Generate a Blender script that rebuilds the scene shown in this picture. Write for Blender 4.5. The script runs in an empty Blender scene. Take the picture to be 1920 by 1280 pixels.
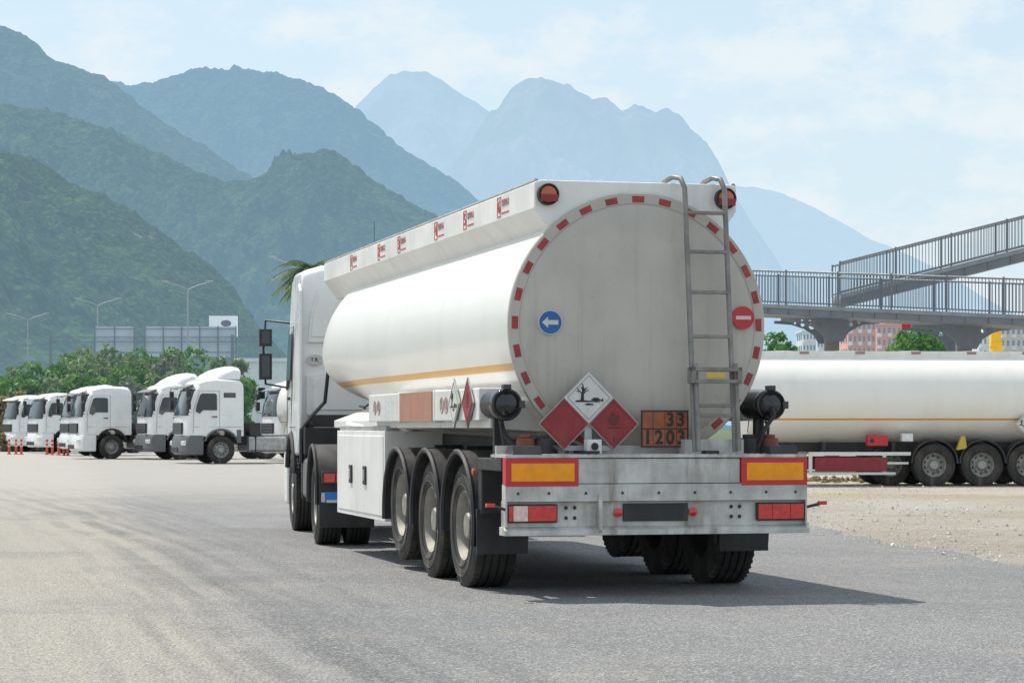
import bpy, math, random
import numpy as np
from mathutils import Vector, Matrix, Euler
R=math.radians
random.seed(7)
scene=bpy.context.scene
COL=scene.collection
F=4500.0; H=1.35
def wx(px,Y): return (px-960)/F*Y
def wz(py,Y): return H+(800-py)*Y/F

# ------------------------------------------------------------------ materials
def newmat(name):
    m=bpy.data.materials.new(name); m.use_nodes=True
    nt=m.node_tree; nt.nodes.clear()
    return m,nt
def N(nt,t,**k):
    n=nt.nodes.new(t)
    for a,b in k.items():
        try: setattr(n,a,b)
        except Exception: pass
    return n
def L(nt,a,b): nt.links.new(a,b)
def rgb(c): return (c[0],c[1],c[2],1)
def noise(nt,vec,scale,detail=4,rough=.55,vs=None):
    if vs:
        mp=N(nt,'ShaderNodeMapping'); mp.inputs['Scale'].default_value=vs
        L(nt,vec,mp.inputs['Vector']); vec=mp.outputs[0]
    n=N(nt,'ShaderNodeTexNoise'); n.inputs['Scale'].default_value=scale
    n.inputs['Detail'].default_value=detail; n.inputs['Roughness'].default_value=rough
    L(nt,vec,n.inputs['Vector']); return n.outputs['Fac']
def ramp(nt,fac,a,b,c0=0.0,c1=1.0):
    n=N(nt,'ShaderNodeMapRange'); n.interpolation_type='SMOOTHSTEP'
    n.inputs['From Min'].default_value=a; n.inputs['From Max'].default_value=b
    n.inputs['To Min'].default_value=c0; n.inputs['To Max'].default_value=c1
    L(nt,fac,n.inputs['Value']); return n.outputs['Result']
def mixc(nt,fac,a,b,mode='MIX'):
    n=N(nt,'ShaderNodeMix'); n.data_type='RGBA'; n.blend_type=mode
    if isinstance(fac,(int,float)): n.inputs[0].default_value=fac
    else: L(nt,fac,n.inputs[0])
    for s,v in ((6,a),(7,b)):
        if isinstance(v,tuple): n.inputs[s].default_value=rgb(v)
        else: L(nt,v,n.inputs[s])
    return n.outputs[2]
def math_(nt,op,a,b=None,clamp=False):
    n=N(nt,'ShaderNodeMath'); n.operation=op; n.use_clamp=clamp
    for i,v in enumerate((a,b)):
        if v is None: continue
        if isinstance(v,(int,float)): n.inputs[i].default_value=v
        else: L(nt,v,n.inputs[i])
    return n.outputs[0]
def bumpn(nt,h,strength,dist):
    b=N(nt,'ShaderNodeBump'); b.inputs['Strength'].default_value=strength
    b.inputs['Distance'].default_value=dist; L(nt,h,b.inputs['Height']); return b.outputs[0]
HAZE=(.36,.57,.74)  # aerial haze painted into far materials as a flat emission colour
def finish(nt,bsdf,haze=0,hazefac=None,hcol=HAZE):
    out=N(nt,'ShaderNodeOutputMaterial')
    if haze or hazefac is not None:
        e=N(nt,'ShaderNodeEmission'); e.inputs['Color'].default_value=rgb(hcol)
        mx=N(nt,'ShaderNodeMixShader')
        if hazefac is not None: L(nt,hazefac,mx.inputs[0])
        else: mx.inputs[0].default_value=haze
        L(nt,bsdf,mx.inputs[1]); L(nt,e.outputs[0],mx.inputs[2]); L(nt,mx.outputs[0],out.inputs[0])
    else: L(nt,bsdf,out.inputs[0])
def mat(name,col,rough=.5,metal=0,var=.08,scale=3,bump=0,bscale=40,coat=0,haze=0,grime=0,gcol=(.25,.22,.18),emit=0):
    m,nt=newmat(name)
    p=N(nt,'ShaderNodeBsdfPrincipled')
    tc=N(nt,'ShaderNodeTexCoord').outputs['Object']
    nz=noise(nt,tc,scale,6)
    f=ramp(nt,nz,.3,.7,1-var,1+var)
    g=N(nt,'ShaderNodeCombineColor')
    for i in range(3): L(nt,f,g.inputs[i])
    c=mixc(nt,1.0,col,g.outputs[0],'MULTIPLY')
    if grime:
        s=noise(nt,tc,1.0,8,.65,vs=(7,7,.9))
        s2=noise(nt,tc,2.2,5)
        fac=math_(nt,'MULTIPLY',ramp(nt,s,.42,.75),ramp(nt,s2,.35,.7,.3,1))
        fac=math_(nt,'MULTIPLY',fac,grime)
        c=mixc(nt,fac,c,gcol)
    L(nt,c,p.inputs['Base Color'])
    L(nt,ramp(nt,nz,.3,.7,max(0,rough-.08),min(1,rough+.1)),p.inputs['Roughness'])
    p.inputs['Metallic'].default_value=metal
    if coat: p.inputs['Coat Weight'].default_value=coat; p.inputs['Coat Roughness'].default_value=.08
    if bump: L(nt,bumpn(nt,noise(nt,tc,bscale,4),bump,.02),p.inputs['Normal'])
    if emit:
        p.inputs['Emission Color'].default_value=rgb(col); p.inputs['Emission Strength'].default_value=emit
    finish(nt,p.outputs[0],haze)
    return m

def tankmat(name,z0,z1,col=(.84,.82,.77),stripe=(.72,.34,.02)):
    m,nt=newmat(name)
    p=N(nt,'ShaderNodeBsdfPrincipled')
    tc=N(nt,'ShaderNodeTexCoord').outputs['Object']
    sep=N(nt,'ShaderNodeSeparateXYZ'); L(nt,tc,sep.inputs[0])
    z=sep.outputs[2]
    s=noise(nt,tc,1.0,8,.6,vs=(3,3,.6))
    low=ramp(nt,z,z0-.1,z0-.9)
    n2=noise(nt,tc,.8,5)
    c=mixc(nt,ramp(nt,n2,.3,.75,0,.12),col,(.62,.60,.54))
    c=mixc(nt,math_(nt,'MULTIPLY',ramp(nt,s,.45,.75),.10),c,(.4,.36,.29))
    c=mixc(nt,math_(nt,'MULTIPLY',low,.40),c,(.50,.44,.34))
    a=math_(nt,'GREATER_THAN',z,z0); b=math_(nt,'LESS_THAN',z,z1)
    c=mixc(nt,math_(nt,'MULTIPLY',a,b),c,stripe)
    L(nt,c,p.inputs['Base Color'])
    p.inputs['Roughness'].default_value=.3
    p.inputs['Coat Weight'].default_value=.3; p.inputs['Coat Roughness'].default_value=.12
    L(nt,bumpn(nt,noise(nt,tc,1.2,2),.12,.05),p.inputs['Normal'])
    finish(nt,p.outputs[0]); return m
def headmat():
    m,nt=newmat('tank_head'); p=N(nt,'ShaderNodeBsdfPrincipled')
    tc=N(nt,'ShaderNodeTexCoord').outputs['Object']
    sep=N(nt,'ShaderNodeSeparateXYZ'); L(nt,tc,sep.inputs[0]); z=sep.outputs[2]
    c=mixc(nt,ramp(nt,noise(nt,tc,1.1,6,.6),.3,.7),(.52,.485,.43),(.42,.40,.355))
    s=noise(nt,tc,1.0,7,.6,vs=(14,14,.7))
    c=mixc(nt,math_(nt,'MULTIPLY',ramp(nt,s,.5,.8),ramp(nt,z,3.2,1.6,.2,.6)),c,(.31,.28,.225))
    c=mixc(nt,ramp(nt,noise(nt,tc,16,7,.75),.58,.72,0,.35),c,(.26,.22,.17))
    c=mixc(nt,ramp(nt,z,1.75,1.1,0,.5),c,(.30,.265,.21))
    L(nt,c,p.inputs['Base Color']); p.inputs['Roughness'].default_value=.45
    p.inputs['Coat Weight'].default_value=.08
    finish(nt,p.outputs[0]); return m

WHITE=mat('white_paint',(.80,.79,.76),.32,var=.05,scale=2,coat=.3,grime=.32,gcol=(.42,.38,.31))
RAILW=mat('rail_white',(.78,.77,.74),.4,var=.05,scale=2,grime=.35,gcol=(.45,.42,.37))
CABW=mat('cab_white',(.82,.82,.81),.3,var=.04,scale=2,coat=.4,grime=.18,gcol=(.45,.42,.36))
HEAD=headmat()
BUMP=mat('bumper_metal',(.54,.53,.50),.45,metal=.15,var=.22,scale=5,bump=.2,grime=1.0,gcol=(.18,.15,.12))
GALV=mat('galvanised',(.40,.40,.39),.45,metal=.4,var=.2,scale=6,grime=.5,gcol=(.2,.18,.15))
LADM=mat('ladder_metal',(.24,.23,.215),.5,metal=.3,var=.25,scale=7,grime=.5,gcol=(.12,.10,.08))
BLACK=mat('black_plastic',(.022,.022,.024),.5,var=.3,scale=5,grime=.5,gcol=(.12,.105,.085))
GLBLK=mat('black_gloss',(.013,.013,.015),.22,var=.3,scale=9,coat=.4)
DARK=mat('chassis_dark',(.03,.03,.032),.6,var=.3,grime=.5,gcol=(.12,.10,.08))
RUB=mat('rubber',(.032,.031,.030),.78,var=.3,scale=4,bump=.2,grime=.9,gcol=(.18,.155,.12))
RIM=mat('rim_paint',(.31,.29,.25),.6,metal=.1,var=.25,scale=6,grime=.8,gcol=(.14,.12,.09))
RIM2=mat('rim_silver',(.38,.37,.35),.5,metal=.3,var=.2,scale=6,grime=.5,gcol=(.12,.10,.08))
GLASS=mat('window_glass',(.02,.028,.032),.06,var=.1,coat=.5)
REDP=mat('red_plate',(.27,.020,.028),.45,var=.2,scale=8,grime=.5,gcol=(.22,.12,.10))
REDL=mat('red_lens',(.60,.02,.02),.15,var=.2,scale=25,coat=.8)
REDD=mat('red_reflector',(.33,.03,.035),.4,var=.25,scale=9,grime=.3,gcol=(.2,.1,.08))
ORL=mat('orange_lens',(.45,.09,.025),.2,var=.1,coat=.6)
YEL=mat('yellow_reflective',(.95,.34,.0),.55,var=.10,scale=12,grime=.15)
YEL2=mat('yellow_paint',(.6,.42,.05),.5)
ORP=mat('orange_plate',(.34,.085,.035),.5,var=.25,scale=8,grime=.6)
COP=mat('copper_plate',(.42,.19,.12),.45,var=.1,scale=5,grime=.25)
WL=mat('white_lens',(.8,.8,.8),.15,coat=.8)
PKL=mat('pale_pink_lens',(.75,.55,.52),.2,coat=.6,var=.15,scale=30)
PWH=mat('placard_white',(.64,.63,.60),.45,grime=.5)
INK=mat('ink_black',(.02,.02,.02),.5)
REDI=mat('ink_dark_red',(.13,.02,.02),.5)
REDT=mat('ink_red',(.55,.06,.05),.5)
GREYT=mat('ink_grey_red',(.38,.20,.19),.5)
BLU=mat('sign_blue',(.015,.11,.36),.4)
EUB=mat('plate_blue',(.03,.20,.65),.4)
SIGR=mat('sign_red',(.52,.03,.04),.4)
GRIL=mat('grille_dark',(.03,.032,.035),.4,var=.3)
GREYP=mat('grey_paint',(.13,.135,.14),.45)
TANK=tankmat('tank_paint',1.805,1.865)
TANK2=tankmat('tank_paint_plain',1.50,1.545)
CONC=mat('concrete',(.20,.195,.19),.85,var=.15,scale=.6,bump=.3)
STEEL=mat('bridge_steel',(.14,.15,.165),.5,metal=.1,var=.1,haze=.05)
BARK=mat('bark',(.10,.075,.05),.9,bump=.5,bscale=12)
POLE=mat('pole_steel',(.36,.37,.39),.5,metal=.2,haze=.15)
BBG=mat('billboard_grey',(.50,.54,.58),.6,var=.10,scale=.5,haze=.2)
BBD=mat('billboard_rib',(.16,.18,.20),.6,haze=.15)
def leafmat(name,a,b,haze=0):
    m,nt=newmat(name)
    p=N(nt,'ShaderNodeBsdfPrincipled'); g=N(nt,'ShaderNodeNewGeometry')
    tc=N(nt,'ShaderNodeTexCoord').outputs['Object']
    c=mixc(nt,g.outputs['Random Per Island'],a,b)
    c=mixc(nt,ramp(nt,noise(nt,tc,.6,3),.35,.7,0,.5),c,tuple(x*.35 for x in a))
    L(nt,c,p.inputs['Base Color']); p.inputs['Roughness'].default_value=.6
    t=N(nt,'ShaderNodeBsdfTranslucent'); L(nt,c,t.inputs['Color'])
    mx=N(nt,'ShaderNodeMixShader'); mx.inputs[0].default_value=.4
    L(nt,p.outputs[0],mx.inputs[1]); L(nt,t.outputs[0],mx.inputs[2])
    finish(nt,mx.outputs[0],haze); return m
LEAF=leafmat('foliage',(.06,.17,.02),(.19,.36,.06),.05)
LEAF2=leafmat('foliage_olive',(.10,.17,.045),(.25,.33,.11),.07)
LEAF3=leafmat('foliage_sparse',(.10,.12,.05),(.21,.23,.11),.09)
LEAFP=leafmat('foliage_palm',(.06,.12,.02),(.20,.25,.06),.03)
PINE=leafmat('foliage_pine',(.06,.19,.015),(.17,.37,.05),.03)
DRY=leafmat('foliage_dry',(.30,.23,.09),(.48,.37,.16),.03)

# ------------------------------------------------------------------ mesh builder
class MB:
    def __init__(s): s.v=[];s.f=[];s.m=[];s.T=Matrix()
    def add(s,vs,fs,m=0):
        o=len(s.v); s.v+= [tuple(s.T@Vector(v)) for v in vs]
        s.f+=[tuple(i+o for i in f) for f in fs]; s.m+=[m]*len(fs)
        return s
    def box(s,x0,x1,y0,y1,z0,z1,m=0):
        return s.add([(x0,y0,z0),(x1,y0,z0),(x1,y1,z0),(x0,y1,z0),(x0,y0,z1),(x1,y0,z1),(x1,y1,z1),(x0,y1,z1)],
          [(3,2,1,0),(4,5,6,7),(0,1,5,4),(1,2,6,5),(2,3,7,6),(3,0,4,7)],m)
    def prism(s,poly,ax,a,b,m=0):
        n=len(poly)
        def P(u,w,t):
            return {'x':(t,u,w),'y':(u,t,w),'z':(u,w,t)}[ax]
        vs=[P(u,w,a) for u,w in poly]+[P(u,w,b) for u,w in poly]
        fs=[tuple(range(n)),tuple(range(2*n-1,n-1,-1))]+[(i,i+n,(i+1)%n+n,(i+1)%n) for i in range(n)]
        return s.add(vs,fs,m)
    def lathe(s,prof,c=(0,0,0),ax='y',n=32,m=0,ms=None):
        vs=[];fs=[]
        for a,r in prof:
            for k in range(n):
                t=2*math.pi*k/n; p,q=r*math.cos(t),r*math.sin(t)
                v={'x':(a,p,q),'y':(p,a,q),'z':(p,q,a)}[ax]
                vs.append((v[0]+c[0],v[1]+c[1],v[2]+c[2]))
        for i in range(len(prof)-1):
            for k in range(n):
                fs.append((i*n+k,i*n+(k+1)%n,(i+1)*n+(k+1)%n,(i+1)*n+k))
        s.add(vs,fs,m)
        return s
    def cyl(s,c,ax,r,a,b,n=20,m=0,r2=None):
        r2=r if r2 is None else r2
        return s.lathe([(a,0.0001),(a,r),(b,r2),(b,0.0001)],c,ax,n,m)
    def tube(s,pts,r,n=8,m=0):
        pts=[Vector(p) for p in pts]; vs=[];fs=[]; prev=None
        for i,p in enumerate(pts):
            d=(pts[min(i+1,len(pts)-1)]-pts[max(i-1,0)]).normalized()
            if prev is None:
                u=d.orthogonal().normalized()
            else:
                u=(prev-d*prev.dot(d)).normalized()
            prev=u; w=d.cross(u)
            rr=r[i] if isinstance(r,(list,tuple)) else r
            for k in range(n):
                t=2*math.pi*k/n; vs.append(tuple(p+rr*(math.cos(t)*u+math.sin(t)*w)))
        for i in range(len(pts)-1):
            for k in range(n): fs.append((i*n+k,i*n+(k+1)%n,(i+1)*n+(k+1)%n,(i+1)*n+k))
        fs.append(tuple(range(n-1,-1,-1))); fs.append(tuple(range((len(pts)-1)*n,len(pts)*n)))
        return s.add(vs,fs,m)
    def obj(s,name,mats,parent=None,loc=(0,0,0),rot=(0,0,0),bevel=0,seg=2,ang=35,**kw):
        me=bpy.data.meshes.new(name); me.from_pydata(s.v,[],s.f)
        for m in (mats if isinstance(mats,(list,tuple)) else [mats]): me.materials.append(m)
        me.polygons.foreach_set('material_index',s.m)
        import bmesh
        bm=bmesh.new(); bm.from_mesh(me); bmesh.ops.recalc_face_normals(bm,faces=bm.faces); bm.to_mesh(me); bm.free()
        me.polygons.foreach_set('use_smooth',[True]*len(me.polygons))
        me.set_sharp_from_angle(angle=R(ang)); me.update()
        o=bpy.data.objects.new(name,me); COL.objects.link(o)
        o.location=loc; o.rotation_euler=rot
        if parent: o.parent=parent
        if bevel:
            b=o.modifiers.new('bevel','BEVEL'); b.width=bevel; b.segments=seg; b.limit_method='ANGLE'; b.angle_limit=R(40)
            b.harden_normals=True
        for k,v in kw.items(): o[k]=v
        return o
def empty(name,loc,rotz=0,parent=None,**kw):
    e=bpy.data.objects.new(name,None); COL.objects.link(e); e.empty_display_size=.3
    e.location=loc; e.rotation_euler=(0,0,rotz)
    if parent: e.parent=parent
    for k,v in kw.items(): e[k]=v
    return e
def text(s,size,m,name,parent,loc,rot,ext=.0015,sx=1,off=.012):
    cu=bpy.data.curves.new(name,'FONT'); cu.body=s; cu.size=size; cu.extrude=ext; cu.align_x='CENTER'; cu.align_y='CENTER'
    cu.offset=size*off
    t=bpy.data.objects.new('tmp',cu); COL.objects.link(t)
    bpy.context.view_layer.update()
    me=bpy.data.meshes.new_from_object(t.evaluated_get(bpy.context.evaluated_depsgraph_get()))
    bpy.data.objects.remove(t)
    me.materials.clear(); me.materials.append(m)
    o=bpy.data.objects.new(name,me); COL.objects.link(o); o.location=loc; o.rotation_euler=rot; o.scale=(sx,1,1)
    if parent: o.parent=parent
    return o
REAR=(R(90),0,0); LEFT=(R(90),0,R(-90)); RIGHT=(R(90),0,R(90))

# ------------------------------------------------------------------ wheels
def wheel(parent,x,y,r=.52,w=.385,side=-1,rim=RIM,z=None,dual=False,nh=10):
    e=empty('wheel',(x,y,r if z is None else z),0 if side<0 else math.pi,parent)
    h=w/2; k=r/.52
    m=MB(); pr=[(-h*.80,.285),(-h*.90,.30),(-h*.99,.36),(-h*1.0,.42),(-h*.96,.47),(-h*.90,.50),(-h*.84,.515)]
    gs=[-.5,-.17,.17,.5]
    for g in gs: pr+=[(h*g-.010,.52),(h*g-.007,.506),(h*g+.007,.506),(h*g+.010,.52)]
    pr+=[(h*.84,.515),(h*.90,.50),(h*.96,.47),(h,.42),(h*.99,.36),(h*.90,.30),(h*.8,.285)]
    pr=[(a,q*k) for a,q in pr]
    m.lathe(pr,ax='x',n=48)
    for rr in (.345,.43):
        m.lathe([(-h*1.0+.001,(rr-.006)*k),(-h*1.0-.005,rr*k),(-h*1.0+.001,(rr+.006)*k)],ax='x',n=48)
    for i in range(48):
        t=2*math.pi*i/48
        for sgn in (-1,1):
            m.T=Matrix.Rotation(t,4,'X'); m.box(min(sgn*h*.62,sgn*h*.88),max(sgn*h*.62,sgn*h*.88),-.012,.012,.50*k,.524*k,0)
    m.T=Matrix()
    m.obj('tyre',RUB,e,ang=25)
    m=MB()
    if dual: pr=[(-h*.8,.30),(-h*.88,.292),(-h*.7,.275),(-h*.5,.26),(.05,.245),(.07,.20),(.06,.15),(.0,.13),(-.08,.115),(-.10,.09),(-.10,.0001)]
    else: pr=[(-h*.82,.30),(-h*.90,.292),(-h*.75,.275),(-h*.6,.262),(-.04,.25),(-.02,.21),(-.04,.165),(-.05,.14),(-.11,.12),(-.15,.10),(-.155,.0001)]
    pr=[(a,q*k) for a,q in pr]
    m.lathe(pr,ax='x',n=40)
    xr=(.055 if dual else -.045)
    for i in range(10):
        t=2*math.pi*i/10
        m.cyl((0,.155*k*math.cos(t),.155*k*math.sin(t)),'x',.016,xr-.03,xr+.03,8,0)
    xo=(.058 if dual else -.034)
    for i in range(nh):
        t=2*math.pi*(i+.5)/nh
        m.cyl((0,.215*k*math.cos(t),.215*k*math.sin(t)),'x',.024,xo-.004,xo+.02,12,1)
    m.lathe([(h*.8,.29*k),(h*.3,.24*k),(h*.2,.0001)],ax='x',n=24,m=1)
    m.obj('rim',[rim,DARK],e)
    return e
def mudguard(parent,x0,x1,y,r,a0=-10,a1=190,zc=.52,matn=None,name='mudguard'):
    m=MB(); n=18; o=[];i_=[]
    for k in range(n+1):
        t=R(a0+(a1-a0)*k/n)
        o.append((y+r*math.cos(t),zc+r*math.sin(t))); i_.append((y+(r-.03)*math.cos(t),zc+(r-.03)*math.sin(t)))
    vs=[];fs=[]
    for p,q in zip(o,i_):
        vs+=[(x0,p[0],p[1]),(x1,p[0],p[1]),(x0,q[0],q[1]),(x1,q[0],q[1])]
    for k in range(n):
        a=4*k;b=a+4
        fs+=[(a,a+1,b+1,b),(a+2,b+2,b+3,a+3),(a,b,b+2,a+2),(a+1,a+3,b+3,b+1)]
    fs+=[(0,2,3,1),(4*n,4*n+1,4*n+3,4*n+2)]
    m.add(vs,fs)
    for xx in (x0,x1):
        m.tube([(xx,y+(r-.012)*math.cos(R(a0+(a1-a0)*k/n)),zc+(r-.012)*math.sin(R(a0+(a1-a0)*k/n))) for k in range(n+1)],.024,6)
    return m.obj(name,matn or BLACK,parent,ang=50)

# ------------------------------------------------------------------ tractor unit (frame: origin at drive axle, y forward)
def arc(cy,cz,r,a0,a1,n):
    return [(cy+r*math.cos(R(a0+(a1-a0)*k/n)),cz+r*math.sin(R(a0+(a1-a0)*k/n))) for k in range(n+1)]
def tractor(P,K=(0,0,0),rz=0,style='high',hero=False,body=CABW,lower=None,rim=RIM2,wheelparent=None):
    lower=lower or body
    def put(m,name,mats,**k): return m.obj(name,mats,P,loc=K,rot=(0,0,rz),**k)
    def pt(x,y,z):
        v=Matrix.Rotation(rz,4,'Z')@Vector((x,y,z)); return (K[0]+v.x,K[1]+v.y,K[2]+v.z)
    top={'high':3.42 if hero else 3.12,'low':3.05,'mid':3.15}[style]
    yb=2.85
    def tum(v):
        x,y,z=v
        k=1-.06*max(0,(z-2.0))/1.4
        k*=1-.07*max(0,(y-4.55))/.6          # nose narrows in plan
        return (x*k,y,z)
    if hero:
        roof=[(yb,top-.15),(yb+.06,top-.04),(yb+.18,top),(4.15,top+.03),(4.45,top-.03),(4.66,top-.17)]
    else:
        roof=[(yb,top-.25),(yb+.03,top-.12),(yb+.12,top-.03),(yb+.28,top),(3.9,top+.03),(4.25,top-.01),(4.50,top-.09),(4.68,top-.22)]
    prof=[(yb,1.0)]+roof+[(4.84,2.64),(4.98,2.2),(5.05,1.80),(5.07,1.02)]+[(4.36,1.02)]+arc(3.7,.62,.66,32,148,9)+[(3.1,1.0)]
    m=MB()
    xs=[-1.22,-1.13,-.95,-.5,0,.5,.95,1.13,1.22]; n=len(prof)
    vs=[]
    for x in xs:
        for (y,z) in prof:
            yy=y-(.20*max(0,(abs(x)-.5)/.72)**2.2 if y>4.4 and z>.9 and z<top-.1 else 0)
            zz=z-(.10*max(0,(abs(x)-.8)/.42)**2 if z>top-.3 else 0)
            vs.append(tum((x,yy,zz)))
    fs=[tuple(range(n)),tuple(range(len(xs)*n-1,(len(xs)-1)*n-1,-1))]
    for j in range(len(xs)-1):
        for i in range(n): fs.append((j*n+i,(j+1)*n+i,(j+1)*n+(i+1)%n,j*n+(i+1)%n))
    m.add(vs,fs)
    cab=put(m,'cab',body,bevel=.05,seg=3)
    m=MB()
    pr=[(4.34,1.018),(5.10,1.018),(5.16,.80),(5.18,.45),(5.06,.32),(4.36,.32)]
    vs=[];n=len(pr)
    for x in xs:
        for (y,z) in pr: vs.append((x*1.01,y-(.22*max(0,(abs(x)-.5)/.72)**2 if y>4.5 else 0),z))
    fs=[tuple(range(n)),tuple(range(len(xs)*n-1,(len(xs)-1)*n-1,-1))]
    for j in range(len(xs)-1):
        for i in range(n): fs.append((j*n+i,(j+1)*n+i,(j+1)*n+(i+1)%n,j*n+(i+1)%n))
    m.add(vs,fs); put(m,'front_bumper',lower,bevel=.04,seg=2)
    m=MB(); m.box(-.55,.55,5.08,5.195,.42,.60,1); m.box(-.74,.74,5.0,5.09,1.08,1.50,0)
    for k in range(3): m.box(-.72,.72,5.09,5.10,1.16+k*.12,1.175+k*.12,2)
    put(m,'grille',[GRIL,BLACK,GREYP],bevel=.01)
    for sx in (-1,1):
        m=MB(); m.box(min(sx*.74,sx*1.14),max(sx*.74,sx*1.14),4.90,5.11,.66,.84); put(m,'headlight',WL,bevel=.04)
    m=MB(); vs=[];fs=[]
    cols=[-1.15,-1.0,-.75,-.4,0,.4,.75,1.0,1.15]; rows=[(4.80,2.72),(4.975,2.22),(5.055,1.76)]
    for lay in (.020,-.03):
        for (y,z) in rows:
            for x in cols:
                yy=y-(.20*max(0,(abs(x)-.5)/.72)**2.2)+lay
                vs.append(tum((x,yy,z)))
    nc=len(cols)
    for r_ in range(2):
        for c_ in range(nc-1):
            a=r_*nc+c_; fs.append((a,a+1,a+nc+1,a+nc)); b=a+3*nc; fs.append((b,b+nc,b+nc+1,b+1))
    for c_ in range(nc-1):
        for r_ in (0,2): a=r_*nc+c_; fs.append((a,a+3*nc,a+1+3*nc,a+1))
    for r_ in range(2):
        for c_ in (0,nc-1): a=r_*nc+c_; fs.append((a,a+nc,a+nc+3*nc,a+3*nc))
    m.add(vs,fs); put(m,'windscreen',GLASS,ang=60)
    m=MB()
    for sx in (-1,1): m.tube([(sx*.75,5.04,1.80),(sx*.2,5.09,1.88)],.012,4)
    put(m,'wiper',BLACK)
    m=MB(); m.prism([(4.66,2.92),(4.98,2.80),(4.99,2.765),(4.70,2.82)],'x',-.98,.98); put(m,'sun_visor',GREYP if style!='low' else body,bevel=.01)
    for sx in (-1,1):
        w=lambda z,y=4:1.222*(1-.06*max(0,(z-2.0))/1.4)*(1-.07*max(0,(y-4.55))/.6)
        m=MB(); pl=[(3.86,1.96),(3.86,2.52),(3.92,2.57),(4.40,2.57),(4.48,2.52),(4.62,2.1),(4.64,1.90),(4.50,1.84),(4.38,1.96)]
        vs=[(sx*(w(z,y)-.02),y,z) for y,z in pl]+[(sx*(w(z,y)+.010),y,z) for y,z in pl]; n=len(pl)
        m.add(vs,[tuple(range(n)),tuple(range(2*n-1,n-1,-1))]+[(i,i+n,(i+1)%n+n,(i+1)%n) for i in range(n)])
        put(m,'side_window',GLASS)
        m=MB()
        seam=[(3.76,1.05),(3.76,2.66),(4.50,2.66),(4.72,1.95),(4.74,1.1)]
        m.tube([(sx*(w(z,y)+.002),y,z) for y,z in seam],.006,5)
        m.tube([(sx*(w(z,y)+.002),y,z) for y,z in [(yb+.1,1.35),(3.7,1.35),(4.7,1.35)]],.005,5)
        put(m,'door_seam',GREYP)
        m=MB(); m.box(min(sx*1.222,sx*1.25),max(sx*1.222,sx*1.25),3.85,4.05,1.70,1.74); put(m,'door_handle',BLACK,bevel=.005)
        m=MB(); m.box(min(sx*1.0,sx*1.215),max(sx*1.0,sx*1.215),4.40,4.82,.5,.62,0); m.box(min(sx*1.0,sx*1.225),max(sx*1.0,sx*1.225),4.45,4.80,.76,.80,0)
        put(m,'cab_step',BLACK)
        m=MB(); a,b=min(sx*1.39,sx*1.56),max(sx*1.39,sx*1.56)
        m.box(a,b,4.90,5.04,1.99,2.34,0); m.box(a+.03,b-.03,4.893,4.902,2.02,2.31,1)
        m.box(a,b,4.90,5.04,2.44,2.67,0); m.box(a+.03,b-.03,4.893,4.902,2.47,2.64,1)
        m.tube([(sx*1.15,4.8,2.75),(sx*1.47,5.0,2.79),(sx*1.5,5.0,2.4),(sx*1.47,5.0,1.93),(sx*1.18,4.84,1.88)],.018,6)
        put(m,'mirror',[BLACK,GLASS],bevel=.035,seg=3)
        m=MB()
        m.tube([(sx*1.225,y,z) for y,z in arc(3.7,.60,.65,20,165,12)],.035,6); put(m,'wheel_arch',BLACK if lower is body else lower)
        if hero:
            m=MB(); m.prism([(yb+.02,1.1),(yb+.02,top-.25),(yb-.16,top-.35),(yb-.16,1.3)],'x',min(sx*1.16,sx*1.20),max(sx*1.16,sx*1.20))
            put(m,'side_fairing',body,bevel=.015)
        m=MB(); pr=[(sx*.55,.45),(sx*.55,1.0),(sx*1.12,1.0),(sx*1.18,.92),(sx*1.18,.5),(sx*1.1,.42)]
        m.prism(pr,'y',1.0 if hero else .95,2.65,0)
        for yy in (1.2,2.4): m.box(min(sx*.6,sx*1.195),max(sx*.6,sx*1.195),yy-.03,yy+.03,.44,1.012,1)
        put(m,'fuel_tank',[GALV if not hero else GREYP,BLACK],bevel=.03)
    m=MB()
    for sx in (-1,1): m.box(sx*.42-.05,sx*.42+.05,-1.0,4.6,.80,1.04)
    for yy in (-.95,.5,1.5,2.6): m.box(-.37,.37,yy-.05,yy+.05,.84,1.0)
    m.box(-.9,.9,-.06,.06,.46,.60); m.box(-.9,.9,3.64,3.76,.46,.58)
    m.cyl((0,0,0),'z',.48,1.06,1.13,28); m.box(-.8,.8,2.66,2.84,.7,1.2); m.box(-1.1,1.1,2.2,2.6,1.05,1.5)
    put(m,'chassis',DARK)
    if style=='high' and not hero or style=='mid':
        m=MB(); dh=.44 if style=='high' else .15
        pr=[(yb+.10,top-.02),(yb+.05,top+dh-.06),(yb+.12,top+dh),(yb+.35,top+dh+.03),(3.5,top+dh-.02),(3.85,top+dh*.70),(4.15,top+dh*.33),(4.40,top-.04)]
        n=len(pr); vs=[]; xs2=[-1.05,-.97,-.8,-.4,0,.4,.8,.97,1.05]
        for x in xs2:
            for y,z in pr: vs.append((x*(1-.10*max(0,z-top)/dh),y-.30*max(0,(abs(x)-.4)/.65)**2*(1 if y>3.4 else 0),z-(.16*max(0,(abs(x)-.6)/.45)**2 if z>top+.08 else 0)))
        fs=[tuple(range(n)),tuple(range(len(xs2)*n-1,(len(xs2)-1)*n-1,-1))]
        for j in range(len(xs2)-1):
            for i in range(n): fs.append((j*n+i,(j+1)*n+i,(j+1)*n+(i+1)%n,j*n+(i+1)%n))
        m.add(vs,fs)
        put(m,'roof_deflector',body,bevel=.04,seg=3,ang=60)
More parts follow.
